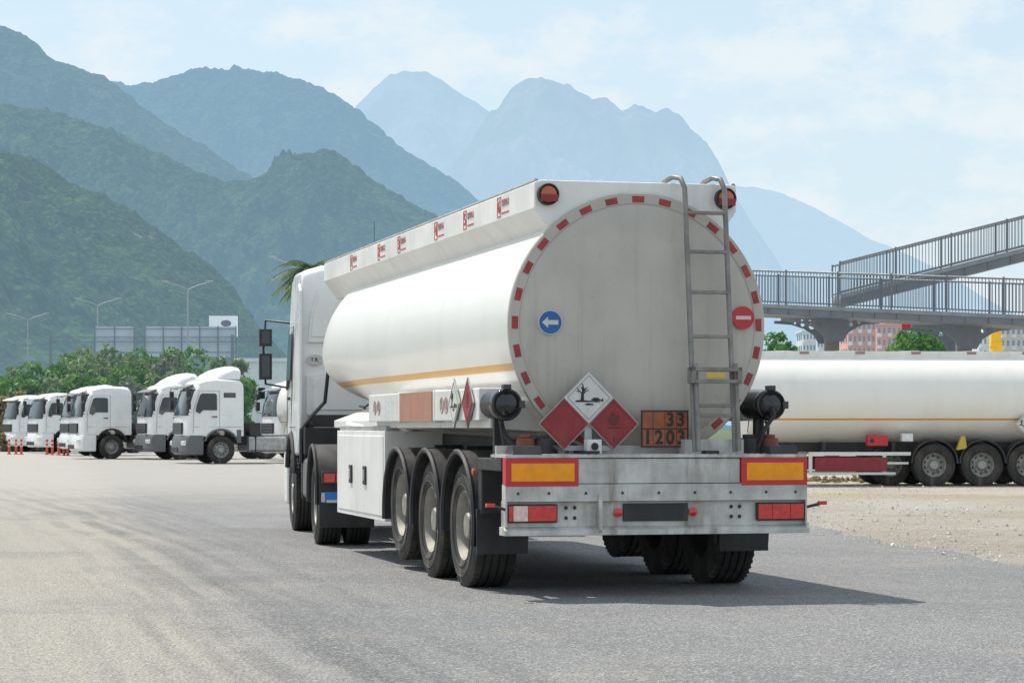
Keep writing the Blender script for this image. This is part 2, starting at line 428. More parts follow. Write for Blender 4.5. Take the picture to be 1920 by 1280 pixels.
    for sx in (-1,1):
        p=pt(sx*1.06,3.7,0); e=wheel(P,p[0],p[1],.51,.31,sx,rim); e.rotation_euler.z+=rz
        p=pt(sx*1.09,0,0); e=wheel(P,p[0],p[1],.51,.29,sx,rim,dual=True); e.rotation_euler.z+=rz
        p=pt(sx*.76,0,0); e=wheel(P,p[0],p[1],.51,.29,sx,rim,dual=True); e.rotation_euler.z+=rz
        mm=mudguard(P,*sorted((sx*.60,sx*1.26)),0,.62,-5,185,.53); mm.location=K; mm.rotation_euler=(0,0,rz)
        m=MB(); m.box(*sorted((sx*.62,sx*1.24)),-.68,-.66,.22,.80); put(m,'mudflap',BLACK)
    for sx in (-1,1):
        m=MB(); m.box(*sorted((sx*.82,sx*1.22)),-.78,-.69,.71,.85,0); m.box(*sorted((sx*.84,sx*1.06)),-.79,-.78,.73,.83,1); m.box(*sorted((sx*1.07,sx*1.20)),-.79,-.78,.73,.83,2)
        put(m,'tail_light',[BLACK,REDL,ORL if not hero else REDL],bevel=.006)
    return cab

# ================================================================== HERO TRUCK
TH=R(14.1)
truck=empty('tanker_truck',(1.1625,19.004,0),TH,label='white articulated fuel tanker truck driving along the asphalt road',category='truck')
def tank_loft(R0,cz,y0,y1,nose,rb_fn,n=72,xr=None):
    m=MB(); xr=xr or R0
    ys=[(y0,1.0),(y0+.001,1.0)]+[(y0+(y1-y0)*k/24,1.0) for k in range(1,25)]
    ys+=[(y1+nose*math.sin(R(a)),math.cos(R(a))**.75 if a<90 else .001) for a in (12,25,38,50,60,70,78,85,90)]
    vs=[];fs=[]
    for y,s in ys:
        rb=rb_fn(y)
        for k in range(n):
            t=2*math.pi*k/n; x=xr*s*math.sin(t); c=math.cos(t)
            z=cz+(R0*c*s if c>0 else rb*c*s); vs.append((x,y,z))
    for i in range(len(ys)-1):
        for k in range(n): fs.append((i*n+k,i*n+(k+1)%n,(i+1)*n+(k+1)%n,(i+1)*n+k))
    m.add(vs,fs); return m
CZ=2.165; TR=1.08
def rb(y):
    t=min(1,max(0,(y-6.2)/3.2)); t=t*t*(3-2*t); return TR-.50*t
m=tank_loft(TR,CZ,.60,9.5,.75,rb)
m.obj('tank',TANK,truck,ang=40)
m=MB(); m.lathe([(.70,TR-.02),(.60,TR+.010),(.565,TR+.012),(.553,TR+.004),(.553,TR-.075),(.560,TR-.085),(.55,TR-.10),(.532,.9),(.515,.65),(.503,.35),(.50,.0001)],(0,0,CZ),'y',96)
head=m.obj('tank_head',HEAD,truck,ang=30)
for k in range(25):
    a=-152+k*(304/24.0)
    m=MB()
    m.T=Matrix.Translation((0,0,CZ))@Matrix.Rotation(R(a),4,'Y')
    m.prism([(-.050,1.010),(.050,1.010),(.052,1.062),(-.052,1.062)],'y',.5505,.556)
    m.obj('reflective_tape',REDD,truck)
m=MB(); pr=[(-.86,3.33),(-.80,3.345),(.80,3.345),(.86,3.33),(.86,3.12),(.70,2.90),(-.70,2.90),(-.86,3.12)]
m.prism(pr,'y',.60,10.75)
m.obj('walkway_box',RAILW,truck,bevel=.012)
m=MB()
for sx in (-1,1): m.tube([(sx*.84,.62,3.338),(sx*.84,10.7,3.338)],.02,8)
for yy in np.arange(1.6,10.4,1.45): m.cyl((0,yy,0),'z',.28,3.34,3.37,24,0)
m.obj('manhole_cover',GALV,truck)
for s,num in ((1.63,'6'),(2.93,'5'),(4.17,'4'),(5.96,'3'),(7.05,'2'),(8.7,'1')):
    m=MB(); y0=s+.10; y1=s+.23
    for a,b,c,d in ((y0,y1,3.14,3.148),(y0,y1,3.302,3.31),(y0,y0+.008,3.148,3.302),(y1-.008,y1,3.148,3.302)): m.box(-.864,-.858,a,b,c,d)
    m.box(-.8635,-.858,s-.18,s+.07,3.16,3.172)
    m.obj('compartment_label',REDT,truck)
    text(num,.15,REDT,'compartment_number',truck,(-.864,s+.165,3.225),LEFT,off=.02)
    text('BARAN',.085,GREYT,'compartment_lettering',truck,(-.864,s-.06,3.25),LEFT,sx=.85,off=.01)
for sx in (-1,1):
    m=MB(); m.lathe([(.60,.088),(.545,.088),(.54,.078),(.56,.070)],(sx*.755,0,3.225),'y',28,0)
    m.lathe([(.56,.074),(.535,.06),(.525,.0001)],(sx*.755,0,3.225),'y',28,1)
    m.box(sx*.755-.072,sx*.755+.072,.522,.53,3.165,3.222,2)
    m.obj('marker_lamp',[BLACK,ORL,REDP],truck,ang=60)
# ladder
lad=empty('ladder',(0,0,0),0,truck)
xl,xr_=.36,.70
def ly(z): return .44-(3.3-z)/2.2*.27
for x in (xl,xr_):
    m=MB()
    m.tube([(x-.08,.80,3.345),(x-.075,.72,3.375),(x-.05,.60,3.395),(x-.015,.50,3.375),(x,.44,3.29)]+[(x+.0,ly(z),z) for z in (3.1,2.6,2.2,1.85,1.5,1.15)],.0215,10)
    m.tube([(x+(.015),ly(z)-.055,z) for z in (1.86,1.5,1.16)],.020,8)
    m.obj('ladder_rail',LADM,lad)
for z in (3.09,2.77,2.44,2.08,1.52,1.44):
    m=MB(); y=ly(z); m.box(xl,xr_,y-.022,y+.022,z-.014,z+.014); m.obj('rung',LADM,lad,bevel=.005)
m=MB(); y=ly(1.8); m.box(xl-.04,xr_+.05,y-.12,y-.03,1.795,1.83); m.box(xl-.02,xr_+.03,y-.12,y-.08,1.70,1.73); m.box(xl-.04,xl,y-.12,y,1.70,1.83); m.box(xr_+.01,xr_+.05,y-.12,y,1.70,1.83)
m.obj('rung',LADM,lad,bevel=.005)
m=MB(); m.box(.44,.60,ly(1.78)-.124,ly(1.78)-.1205,1.745,1.785); m.obj('warning_label',YEL2,lad)
m=MB(); m.cyl((-.755,0,2.19),'y',.098,.50,.535,36,0); m.cyl((-.755,0,2.19),'y',.092,.497,.50,36,1)
ar=[(-.07,0),(-.02,.045),(-.02,.018),(.065,.018),(.065,-.018),(-.02,-.018),(-.02,-.045)]
m.prism([(-.755+a,2.19+b) for a,b in ar],'y',.494,.498,0); m.obj('arrow_sign',[PWH,BLU],truck)
m=MB(); m.cyl((.885,0,2.245),'y',.094,.50,.540,36,0); m.box(.885-.065,.885+.065,.494,.50,2.23,2.26,1); m.obj('no_entry_sign',[SIGR,PWH],truck)
def placard(x,y,z,kind,rot=0,par=truck,s=.212):
    e=empty('hazard_placard',(x,y,z),rot,par)
    m=MB(); dm=lambda k:[(0,k),(k,0),(0,-k),(-k,0)]
    m.prism(dm(s),'y',0,.012,0); m.prism(dm(s*.955),'y',-.003,0,1)
    m.obj('placard_frame',[GALV,PWH if kind=='env' else REDP],e)
    m=MB()
    k0=s*.83
    for a,b in (((0,k0),(k0,0)),((k0,0),(0,-k0)),((0,-k0),(-k0,0)),((-k0,0),(0,k0))):
        m.tube([(a[0],-.004,a[1]),(b[0],-.004,b[1])],.0018,4)
    if kind=='env':
        m.prism([(-.10,-.02),(-.07,-.02),(-.062,.03),(-.055,.06),(-.07,.09),(-.05,.075),(-.045,.10),(-.038,.07),(-.01,.085),(-.032,.055),(-.042,.03),(-.04,-.02),(.0,-.025),(.09,-.03),(.10,-.036),(-.12,-.036)],'y',-.006,-.003)
        for br in ([(-.052,.0,.02),(-.075,.0,.05),(-.095,.0,.075)],[(-.075,0,.05),(-.10,0,.05)],[(-.045,.0,.03),(-.02,.0,.055),(.0,.0,.06)],[(-.05,0,.05),(-.05,0,.10),(-.06,0,.115)]):
            m.tube([(a,-.005,c) for a,b,c in br],.004,4)
        m.prism([(.015,-.02),(.04,.0),(.075,.0),(.10,-.018),(.12,-.005),(.12,-.035),(.10,-.024),(.06,-.03)],'y',-.0065,-.0035)
        m.prism([(-.04,-.055),(-.01,-.045),(.04,-.05),(.04,-.06),(-.01,-.062)],'y',-.006,-.003)
    else:
        if kind!='plain':
            m.prism([(-.035,.0),(-.05,.035),(-.035,.06),(-.03,.045),(-.015,.10),(.012,.075),(.01,.055),(.022,.06),(.03,.085),(.048,.05),(.04,.01),(.02,-.012),(-.02,-.012)],'y',-.006,-.003)
            m.box(-.055,.055,-.006,-.003,-.035,-.025)
        if kind=='fire': text('3',.05,REDI,'placard_number',e,(0,-.005,-.13),REAR)
    m.obj('placard_symbol',INK if kind in('env','side') else (REDI if kind=='fire' else REDP),e)
    return e
placard(-.675,.37,1.375,'plain')
placard(-.47,.375,1.585,'env'); placard(-.262,.37,1.375,'fire')
m=MB(); m.box(-.68,-.26,.39,.41,1.16,1.20); m.box(-.50,-.44,.39,.41,1.15,1.5); m.obj('placard_bracket',GALV,truck)
e=empty('hazard_plate',(.165,.36,1.335),0,truck)
m=MB(); m.box(-.20,.20,0,.012,-.15,.15,0)
for a in ((-.20,.20,-.15,-.138),(-.20,.20,.138,.15),(-.20,-.188,-.138,.138),(.188,.20,-.138,.138),(-.188,.188,-.005,.005)): m.box(a[0],a[1],-.004,0,a[2],a[3],1)
for a in (-.10,0,.10): m.box(a-.0015,a+.0015,-.003,0,-.138,.138,1)
m.obj('plate_panel',[ORP,INK],e)
for ch,x,z in (('3',.045,.07),('3',.135,.07),('1',-.145,-.073),('2',-.05,-.073),('0',.045,-.073),('3',.138,-.073)):
    text(ch,.155,INK,'plate_digit',e,(x,-.005,z),REAR,ext=.003,sx=.9,off=.02)
# rear bumper
m=MB()
m.box(-.655,.685,.02,.12,.905,1.10,0)
m.box(-1.25,1.25,0,.12,.765,.900,0)
m.box(-1.25,1.25,.05,.15,.565,.762,0)
m.prism([(-.02,.50),(-.02,.54),(.03,.565),(.16,.565),(.16,.50)],'x',-1.262,1.262,0)
m.box(-1.25,-1.235,-.0,.15,.565,.765,0); m.box(1.235,1.25,0,.15,.565,.765,0)
m.box(-.50,-.47,-.02,.05,.52,.82,0)
for sx,c in ((-1,-.715),(1,.655)):
    for dx in (-.035,.035):
        for dz in (-.04,.04):
            m.cyl((c+dx,0,.675+dz),'y',.024,.044,.052,16,0); m.cyl((c+dx,0,.675+dz),'y',.016,.041,.046,14,1)
for x in (-1.15,-.9,-.6,-.3,0,.3,.6,.9,1.15): m.cyl((x,0,.83),'y',.012,-.006,.0,8,1)
m.obj('rear_bumper',[BUMP,DARK],truck,bevel=.006)
m=MB(); m.box(-.285,.255,.03,.048,.605,.745); m.obj('licence_plate',BLACK,truck,bevel=.006)
for x in (-.325,.295):
    m=MB(); m.lathe([(.05,.034),(.025,.034),(.015,.02),(.012,.0001)],(x,0,.675),'y',18); m.obj('marker_light',REDL,truck)
for a,b in ((-1.25,-.66),(.69,1.25)):
    e=empty('reflective_board',(0,0,0),0,truck)
    m=MB(); m.box(a,b,-.005,.10,.885,1.105,0); m.obj('board_backing',SIGR,e,bevel=.004)
    m=MB(); m.box(a+.045,b-.035,-.009,-.004,.925,1.065,0); m.obj('board_panel',YEL,e)
for a,b in ((-1.235,-.825),(.825,1.235)):
    e=empty('tail_light',(0,0,0),0,truck)
    m=MB(); m.box(a,b,.01,.05,.600,.745,0); m.obj('lamp_housing',BLACK,e,bevel=.01)
    w=(b-a)
    if a<0: parts=[(0,.09,0),(.095,.40,1),(.405,1,0)]
    else: parts=[(0,.30,0),(.305,.70,0),(.705,1,0)]
    m=MB()
    for p0,p1,mi in parts: m.box(a+.012+(w-.024)*p0,a+.012+(w-.024)*p1,.0,.012,.612,.733,mi)
    m.obj('lamp_lens',[REDL,PKL],e,bevel=.004)
for sx in (-1,1):
    m=MB(); m.tube([(sx*1.23,.03,.70),(sx*1.30,.0,.72),(sx*1.36,-.01,.735)],.013,8,0); m.box(*sorted((sx*1.34,sx*1.41)),-.03,.01,.725,.755,1)
    m.obj('side_marker_arm',[BLACK,REDL],truck,bevel=.006)
m=MB(); m.box(-1.25,1.25,.005,.50,1.108,1.132,0); m.box(-1.20,1.20,.50,.56,1.0,1.2,0)
for sx in (-1,1): m.prism([(.02,1.132),(.30,1.132),(.22,1.20),(.06,1.20)],'x',*sorted((sx*.95,sx*1.18)),1)
m.box(.3,.8,.25,.42,1.132,1.25,0)
for i in range(40):
    xx=-1.2+i*.06
    for j in range(6): m.T=Matrix.Translation((xx+.03*(j%2),.04+j*.07,1.132))@Matrix.Rotation(R(45 if j%2 else -45),4,'Z'); m.box(-.015,.015,-.004,.004,0,.004,0)
m.T=Matrix()
m.obj('deck_plate',[BUMP,DARK],truck)
m=MB(); m.box(-.52,-.40,.24,.34,1.135,1.25,0); m.cyl((-.46,0,1.195),'y',.03,.225,.24,16,1); m.cyl((-.46,0,1.195),'y',.042,.235,.242,16,0); m.obj('rear_camera',[RAILW,INK],truck,bevel=.006)
RUST=mat('rust_red',(.2,.06,.04),.6)
for x,c in ((-.98,1),(-.84,0),(.90,0),(1.08,1)):
    m=MB(); m.cyl((x,.42,0),'z',.075,1.13,1.26,16,0); m.cyl((x,.42,0),'z',.05,1.26,1.29,12,0); m.obj('valve',RUST if c else DARK,truck,bevel=.008)
m=MB(); m.tube([(-1.0,.40,1.2),(-.9,.36,1.28),(-.8,.38,1.2),(-.72,.45,1.15)],.018,6,0); m.obj('cable',BLACK,truck)
m=MB(); m.tube([(.98,.38,1.2),(1.02,.36,1.33),(1.10,.35,1.45),(1.12,.45,1.5)],.018,6,0); m.obj('cable',BLACK,truck)
for sx in (-1,1):
    x=sx*1.12; z=1.53
    m=MB(); m.lathe([(.95,.112),(.60,.115),(.57,.115)],(x,0,z),'y',32,1)
    m.lathe([(.565,.115),(.56,.130),(.50,.132),(.475,.124),(.47,.112),(.49,.10),(.475,.085),(.455,.05),(.45,.0001)],(x,0,z),'y',32,0)
    m.box(x-.03,x+.03,.45,.55,z+.12,z+.16,0); m.box(x-.07,x+.07,.455,.475,z-.012,z+.012,0); m.box(x+.10,x+.15,.47,.53,z-.03,z+.03,0)
    m.obj('hose_tube_cap',[GLBLK,BLACK],truck,bevel=.004)
    m=MB(); m.tube([(x,.7,z-.12),(x-sx*.02,.66,1.30),(x-sx*.12,.6,1.15)],.02,6); m.tube([(x,.62,z-.13),(x+sx*.02,.6,1.35),(x,.58,1.2)],.012,6)
    m.box(x-.03,x+.03,.78,.84,1.13,1.42); m.obj('tube_bracket',DARK,truck)
for sx in (-1,1):
    a,b=sorted((sx*1.04,sx*1.24))
    m=MB(); m.box(a,b,.95,5.8,1.40,1.67,0)
    for yy in (2.65,4.25): m.box(*sorted((sx*1.03,sx*1.246)),yy-.012,yy+.012,1.39,1.68,0)
    m.obj('hose_tube',WHITE,truck,bevel=.015)
m=MB(); m.box(-1.248,-1.235,2.74,4.18,1.402,1.668); m.obj('blank_plate',COP,truck)
for s in (5.45,5.25,2.35,2.17):
    m=MB(); m.T=Matrix.Translation((-1.241,s,1.54)); m.lathe([(0,.07),(-.004,.07),(-.004,.060),(0,.060)],ax='x',n=24); m.box(-.004,0,-.010,.010,-.04,.04); m.T=Matrix(); m.obj('warning_symbol',GREYT,truck)
placard(-1.262,1.78,1.55,'env',rot=R(-90)); placard(-1.262,1.27,1.55,'fire',rot=R(-90))
m=MB(); m.box(-1.22,-.55,5.05,7.75,.42,1.31,0); m.box(-1.228,-1.218,5.12,7.68,.47,1.26,0); m.box(-1.20,-.6,5.1,7.7,1.31,1.36,1)
m.obj('cabinet',[RAILW,GALV],truck,bevel=.012)
for yy in (6.85,6.05):
    m=MB(); m.box(-1.245,-1.226,yy-.07,yy+.07,.76,.95,0); m.box(-1.252,-1.24,yy-.03,yy+.03,.80,.91,1); m.obj('cabinet_handle',[BLACK,GALV],truck,bevel=.004)
m=MB(); m.box(.55,1.22,5.05,7.75,.42,1.31,0); m.obj('cabinet',RAILW,truck,bevel=.012)
m=MB()
for sx in (-1,1):
    m.box(sx*.5-.06,sx*.5+.06,.16,8.6,.98,1.16)
    m.prism([(.5,1.0),(8.5,1.0),(8.5,1.35),(6.0,1.3),(.5,1.2)],'x',sx*.62-.02,sx*.62+.02)
for yy in (.8,1.6,2.91,4.22,5.6,7.6): m.box(-.9,.9,yy-.04,yy+.04,1.0,1.18)
for yy in (1.6,2.91,4.22): m.box(-.95,.95,yy-.06,yy+.06,.46,.60)
m.box(-.7,.7,6.0,6.2,.55,1.0)
for yy in (1.1,2.4,3.7): m.cyl((.0,0,.86),'y',.12,yy,yy+.7,20)
m.obj('chassis',DARK,truck)
m=MB(); m.tube([(-1.0,4.9,1.35),(-1.15,6.2,1.30),(-1.15,7.4,1.36),(-.95,8.2,1.45)],.05,10)
m.prism([(-.62,1.30),(-1.16,1.34),(-1.16,1.42),(-.8,1.55)],'y',.9,8.3)
m.obj('side_skirt',WHITE,truck,bevel=.01)
for yy,dz in ((1.6,0),(2.91,0),(4.22,.09)):
    for sx in (-1,1):
        wheel(truck,sx*1.045,yy,.52,.385,sx,RIM,z=.52+dz)
        mudguard(truck,*sorted((sx*.83,sx*1.27)),yy,.615,-8,188 if yy>1.7 else 196,.54+.0)
for sx in (-1,1):
    m=MB(); m.box(*sorted((sx*.83,sx*1.26)),.93,.955,.31,.66,0); m.box(*sorted((sx*.80,sx*1.27)),.90,.93,.62,.68,0); m.obj('mudflap',BLACK,truck)
    m=MB(); m.box(*sorted((sx*.80,sx*1.24)),.86,.98,.64,1.10,0); m.box(*sorted((sx*1.19,sx*1.25)),.15,.95,1.0,1.10); m.obj('mudguard_bracket',BLACK,truck,bevel=.01)
    m=MB(); m.T=Matrix.Translation((sx*1.25,1.05,.98)); m.lathe([(0,.03),(sx*.02,.03),(sx*.03,.0001)],ax='x',n=12); m.obj('side_light',ORL,truck)
m=MB(); m.tube([(-.8,7.8,3.33),(-.8,7.8,3.60)],.003,5); m.obj('antenna',BLACK,truck)
tractor(truck,K=(0,9.1,0),rz=R(-4.5),style='high',hero=True,rim=RIM2)
MK=Matrix.Translation((0,9.1,0))@Matrix.Rotation(R(-4.5),4,'Z')
def tput(m,name,mats,**k): return m.obj(name,mats,truck,loc=(0,9.1,0),rot=(0,0,R(-4.5)),**k)
for pl in ([(-1.1,1.5),(-1.1,2.0),(-.75,2.05),(-.2,2.05),(-.2,1.5)],[(-1.08,2.42),(-1.05,2.75),(-.95,3.1),(-.65,3.15),(-.65,2.42)],[(-.5,2.55),(-.5,3.15),(.5,3.15),(.5,2.55)],[(.2,1.5),(.2,2.4),(1.0,2.4),(1.0,1.5)]):
    m=MB(); m.prism(pl,'y',2.815,2.86)
    cx=sum(a for a,b in pl)/len(pl); cz_=sum(b for a,b in pl)/len(pl)
    m.prism([(cx+(a-cx)*.8,cz_+(b-cz_)*.8) for a,b in pl],'y',2.80,2.816)
    tput(m,'rear_panel',CABW,bevel=.012,seg=3)
text('T.R.',.065,INK,'country_lettering',truck,tuple(MK@Vector((-.99,2.815,2.20))),(R(90),0,R(-4.5)),off=.01)
m=MB(); m.lathe([(2.85,.085),(2.82,.085),(2.82,.0001)],(0,0,0),'y',24); m.v=[(a*1.3-.99,b,c*.8+2.20) for a,b,c in m.v]; tput(m,'country_sticker',PWH)
m=MB()
for k in range(3):
    pts=[(-.5+.25*k,2.75,1.5)]+[(-.5+.25*k+.07*math.cos(t*1.3),2.7-t*.11,1.45-.25*math.sin(t/10*math.pi)+.07*math.sin(t*1.3)) for t in range(0,16)]
    m.tube(pts,.014,5)
m.tube([(-1.15,2.3,.95),(-1.18,2.25,1.35),(-1.1,1.8,1.5),(-1.0,1.3,1.65),(-.98,1.1,2.0)],.024,6)
m.tube([(-1.2,2.3,.9),(-1.2,2.3,1.32),(-1.1,2.1,1.4)],.03,8)
tput(m,'air_hose',BLACK)
m=MB(); m.box(-1.18,-.7,2.1,2.6,1.0,1.35,0); m.box(-.6,.6,2.2,2.5,1.05,1.30,1); tput(m,'battery_box',[BLACK,GALV],bevel=.02)
m=MB(); m.box(-1.22,-.98,-.70,-.685,.50,.62,0); m.box(-1.22,-1.18,-.7045,-.70,.51,.61,1); m.box(-1.16,-1.02,-.7045,-.70,.50,.53,1); tput(m,'mud_plate',[EUB,PWH])

# ================================================================== generic tanker trailer
def trailer(P,length=11,axles=(4.7,5.88,7.06),cz=2.0,r=1.12,stripe=TANK2,side=1,wr=.50,extra=None):
    m=tank_loft(r,cz,.25,length,.6,lambda y: r-.35*min(1,max(0,(y-length+4)/3)),n=48,xr=1.24)
    m.lathe([(.25,r),(.12,r*.8),(.06,r*.4),(.05,.0001)],(0,0,cz),'y',48)
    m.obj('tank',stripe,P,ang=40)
    m=MB()
    for s_ in (-1,1): m.box(s_*.60-.02,s_*.60+.02,.3,length,cz+r-.16,cz+r+.01)
    for yy in np.arange(1.2,length-1,1.5): m.cyl((0,yy,0),'z',.26,cz+r-.05,cz+r+.03,20)
    m.obj('walkway_rail',RAILW,P)
    for k in range(int(length/1.3)):
        m=MB(); m.box(side*.622,side*.628,1.5+k*1.3,1.72+k*1.3,cz+r-.06,cz+r+.0); m.obj('compartment_label',GREYT,P)
    m=MB()
    for s_ in (-1,1): m.box(s_*.5-.05,s_*.5+.05,.3,length-1,.78,1.05)
    for a in axles: m.box(-.95,.95,a-.05,a+.05,.44,.56)
    m.box(-1.2,1.2,1.0,1.1,.7,.85); m.box(-1.1,1.1,.25,.4,.5,.95)
    for yy in (2.0,3.6,7.9,9.2): m.box(-1.0,1.0,yy-.04,yy+.04,.75,1.0)
    m.obj('chassis',DARK,P)
    for s_ in (-1,1):
        for a in axles:
            wheel(P,s_*1.03,a,wr,.36,s_,RIM2)
            mudguard(P,*sorted((s_*.83,s_*1.24)),a,wr+.055,0,180,.52)
        m=MB(); m.box(*sorted((s_*1.17,s_*1.22)),1.6,3.95,.70,.78,0); m.box(*sorted((s_*1.17,s_*1.22)),1.6,3.6,.26,.32,0); m.box(*sorted((s_*1.17,s_*1.22)),3.3,3.38,.32,.7,0)
        m.box(*sorted((s_*1.17,s_*1.22)),1.6,1.68,.32,.7,0); m.box(*sorted((s_*1.18,s_*1.235)),1.75,3.4,.34,.66,1); m.box(*sorted((s_*1.15,s_*1.21)),3.4,3.9,.50,.55,0)
        m.obj('side_guard',[RAILW,REDP],P,bevel=.006)
        m=MB(); m.box(*sorted((s_*1.0,s_*1.24)),2.95,3.42,.92,1.16,0); m.cyl((s_*1.245,3.05,1.04),'x',.05,-.012,.012,12,1); m.obj('fire_extinguisher_box',[SIGR,BLACK],P,bevel=.02)
        m=MB(); m.box(*sorted((s_*1.0,s_*1.22)),3.75,4.0,1.02,1.20,0); m.cyl((s_*1.225,3.87,1.11),'x',.05,-.012,.012,16,1); m.obj('work_lamp',[RAILW,WL],P,bevel=.01)
        m=MB(); m.prism([(5.0,.82),(5.24,.86),(5.20,1.14),(5.12,1.14)],'x',*sorted((s_*1.12,s_*1.26))); m.obj('wheel_chock',YEL2,P,bevel=.01)
    if extra:
        for s_ in (-1,1): wheel(P,-.85 if s_<0 else .55,extra,wr,.3,s_,RIM)
tt=empty('tanker_trailer',(5.06,55.6,0),R(-86),label='white fuel tanker trailer with orange stripe parked on dirt lot',category='trailer')
trailer(tt,13,axles=(4.50,5.61,6.68),cz=1.98,r=1.10,wr=.485,extra=3.60)
placard(1.27,6.55,1.42,'env',rot=R(90),par=tt)

# ================================================================== parked trucks
def parked(px,Y,ang,style,lower,label,tank=False,rim=RIM2,wy=3.7):
    d=Vector((-math.cos(R(ang)),-math.sin(R(ang))))
    rz=math.atan2(-d.x,d.y)
    X=wx(px,Y); rgt=Vector((d.y,-d.x))
    P=Vector((X,Y))-d*wy+rgt*1.06
    e=empty('parked_truck',(P.x,P.y,0),rz,label=label,category='truck',group='trucks parked in a row')
    tractor(e,style=style,lower=lower,rim=rim)
    if tank:
        q=P-d*8.6
        t=empty('parked_tanker_trailer',(q.x,q.y,0),rz,label='white tanker trailer coupled behind a parked truck',category='trailer')
        trailer(t,9.2,axles=(1.6,2.9,4.2),side=-1)
    return e
e5=parked(413,88,20,'high',GREYP,'white high-roof truck with grey lower body parked on the lot',tank=True)
e4=parked(338,99,24,'high',GREYP,'white high-roof truck with dark bumper parked in the row')
e3=parked(208,101,22,'low',None,'white low-roof truck with large side window parked in row')
parked(186,112,26,'mid',None,'white truck partly hidden behind another parked truck')
parked(122,122,30,'low',None,'white truck with dark windscreen parked beside orange bollards')
parked(70,130,30,'low',None,'white truck parked at the end of the row')
parked(578,95,24,'mid',None,'white truck partly hidden behind the moving tanker')
for (ee,yy) in ((e5,3.0),(e4,3.0)):
    for sx in (-1,1):
        m=MB(); m.box(*sorted((sx*1.15,sx*1.205)),3.15,3.6,2.42,2.60); m.obj('rear_side_window',GLASS,ee,bevel=.02)
        m=MB(); m.box(*sorted((sx*1.10,sx*1.232)),2.95,3.12,.75,1.25); m.obj('side_skirt',GREYP,ee,bevel=.02)

b=MB(); b.cyl((0,0,0),'z',.06,0,.75,12,0); b.cyl((0,0,0),'z',.063,.55,.62,12,1); b.cyl((0,0,0),'z',.063,.38,.45,12,1); b.cyl((0,0,0),'z',.12,0,.04,14,0)
BO=mat('bollard_orange',(.65,.09,.03),.5)
b0=b.obj('bollard',[BO,PWH],None,loc=(wx(88,116),116,0),label='orange plastic bollard with white bands on asphalt',category='bollard',group='bollards beside the parked trucks')
for px,Y in ((98,115),(110,114),(120,113),(127,112),(17,118),(30,118),(40,117)):
    c=b0.copy(); COL.objects.link(c); c.location=(wx(px,Y),Y,0)

# ================================================================== vegetation
def crown(name,parent,c,rad,n,size,m_,seed,clumps=26,cmul=1.3):
    rng=np.random.default_rng(seed)
    d=rng.normal(size=(clumps,3)); d/=np.linalg.norm(d,axis=1)[:,None]
    cc=d*np.array(rad)*rng.uniform(.35,1.0,(clumps,1))
    cr=rng.uniform(.16,.34,clumps)*min(rad)*cmul
    k=rng.integers(0,clumps,n)
    q=rng.normal(size=(n,3)); q/=np.linalg.norm(q,axis=1)[:,None]
    p=cc[k]+q*(cr[k]*rng.uniform(.5,1.05,n))[:,None]+np.array(c)
    u=rng.normal(size=(n,3)); u/=np.linalg.norm(u,axis=1)[:,None]
    w=np.cross(u,rng.normal(size=(n,3))); w/=np.linalg.norm(w,axis=1)[:,None]
    s=size*rng.uniform(.5,1.3,(n,1))
    v=np.stack([p-u*s,p-w*s*.45,p+u*s,p+w*s*.45],1).reshape(-1,3)
    me=bpy.data.meshes.new(name); me.vertices.add(4*n); me.vertices.foreach_set('co',v.ravel())
    me.loops.add(4*n); me.loops.foreach_set('vertex_index',np.arange(4*n,dtype=np.int32))
    me.polygons.add(n); me.polygons.foreach_set('loop_start',np.arange(0,4*n,4,dtype=np.int32)); me.polygons.foreach_set('loop_total',np.full(n,4,dtype=np.int32))
    me.update(calc_edges=True); me.validate(); me.materials.append(m_)
    o=bpy.data.objects.new(name,me); COL.objects.link(o)
    if parent: o.parent=parent
    return o
def tree(kind,X,Y,h,rad,m_,seed,label,n=3500,size=.22,clumps=26,cmul=1.3):
    e=empty(kind,(X,Y,0),0,label=label,category='tree')
    th=h-rad[2]*1.2
    m=MB(); m.tube([(0,0,0),(.05,0,th*.5),(.0,.05,th),(.1,0,th+rad[2]*.4)],[.16,.12,.09,.04],8)
    for k in range(6):
        a=k*1.05; m.tube([(0,0,th*.75+k*.05),(rad[0]*.3*math.cos(a),rad[1]*.3*math.sin(a),th+.2),(rad[0]*.7*math.cos(a),rad[1]*.7*math.sin(a),th+rad[2]*.5)],[.07,.05,.02],6)
    m.obj('trunk',BARK,e)
    crown('crown',e,(0,0,h-rad[2]),rad,n,size,m_,seed,clumps,cmul)
    return e
k=0
TL={LEAF:'leafy green roadside tree behind the parked trucks',LEAF2:'olive green roadside tree behind the parked trucks',LEAF3:'thin pale green tree behind the parked trucks',DRY:'dry yellow shrub at the lot edge'}
for px,ph,Y,mm,w in ((8,690,150,LEAF2,1.6),(40,716,140,LEAF,2.2),(75,682,143,LEAF,2.2),(120,664,145,LEAF,2.4),(165,694,140,LEAF2,2.0),(200,650,150,LEAF2,2.2),(250,664,155,LEAF3,2.2),(296,650,158,LEAF,2.8),(330,672,152,LEAF3,2.2),(372,664,155,LEAF,2.3),(415,672,150,LEAF2,2.0),(228,692,138,LEAF,2.0),(300,690,140,LEAF2,2.2),(440,704,138,LEAF,1.6),(345,700,136,LEAF,1.6),(140,705,134,LEAF,1.6),(60,725,136,LEAF,1.6),(15,740,134,DRY,1.8),(100,715,136,LEAF2,1.7),(190,712,134,LEAF,1.8),(265,705,133,LEAF3,1.8)):
    h=wz(ph,Y); k+=1
    tree('tree',wx(px,Y),Y,h,(w,w,h*.46),mm,k,TL[mm],n=4200 if mm is not LEAF3 else 2800,size=.22)
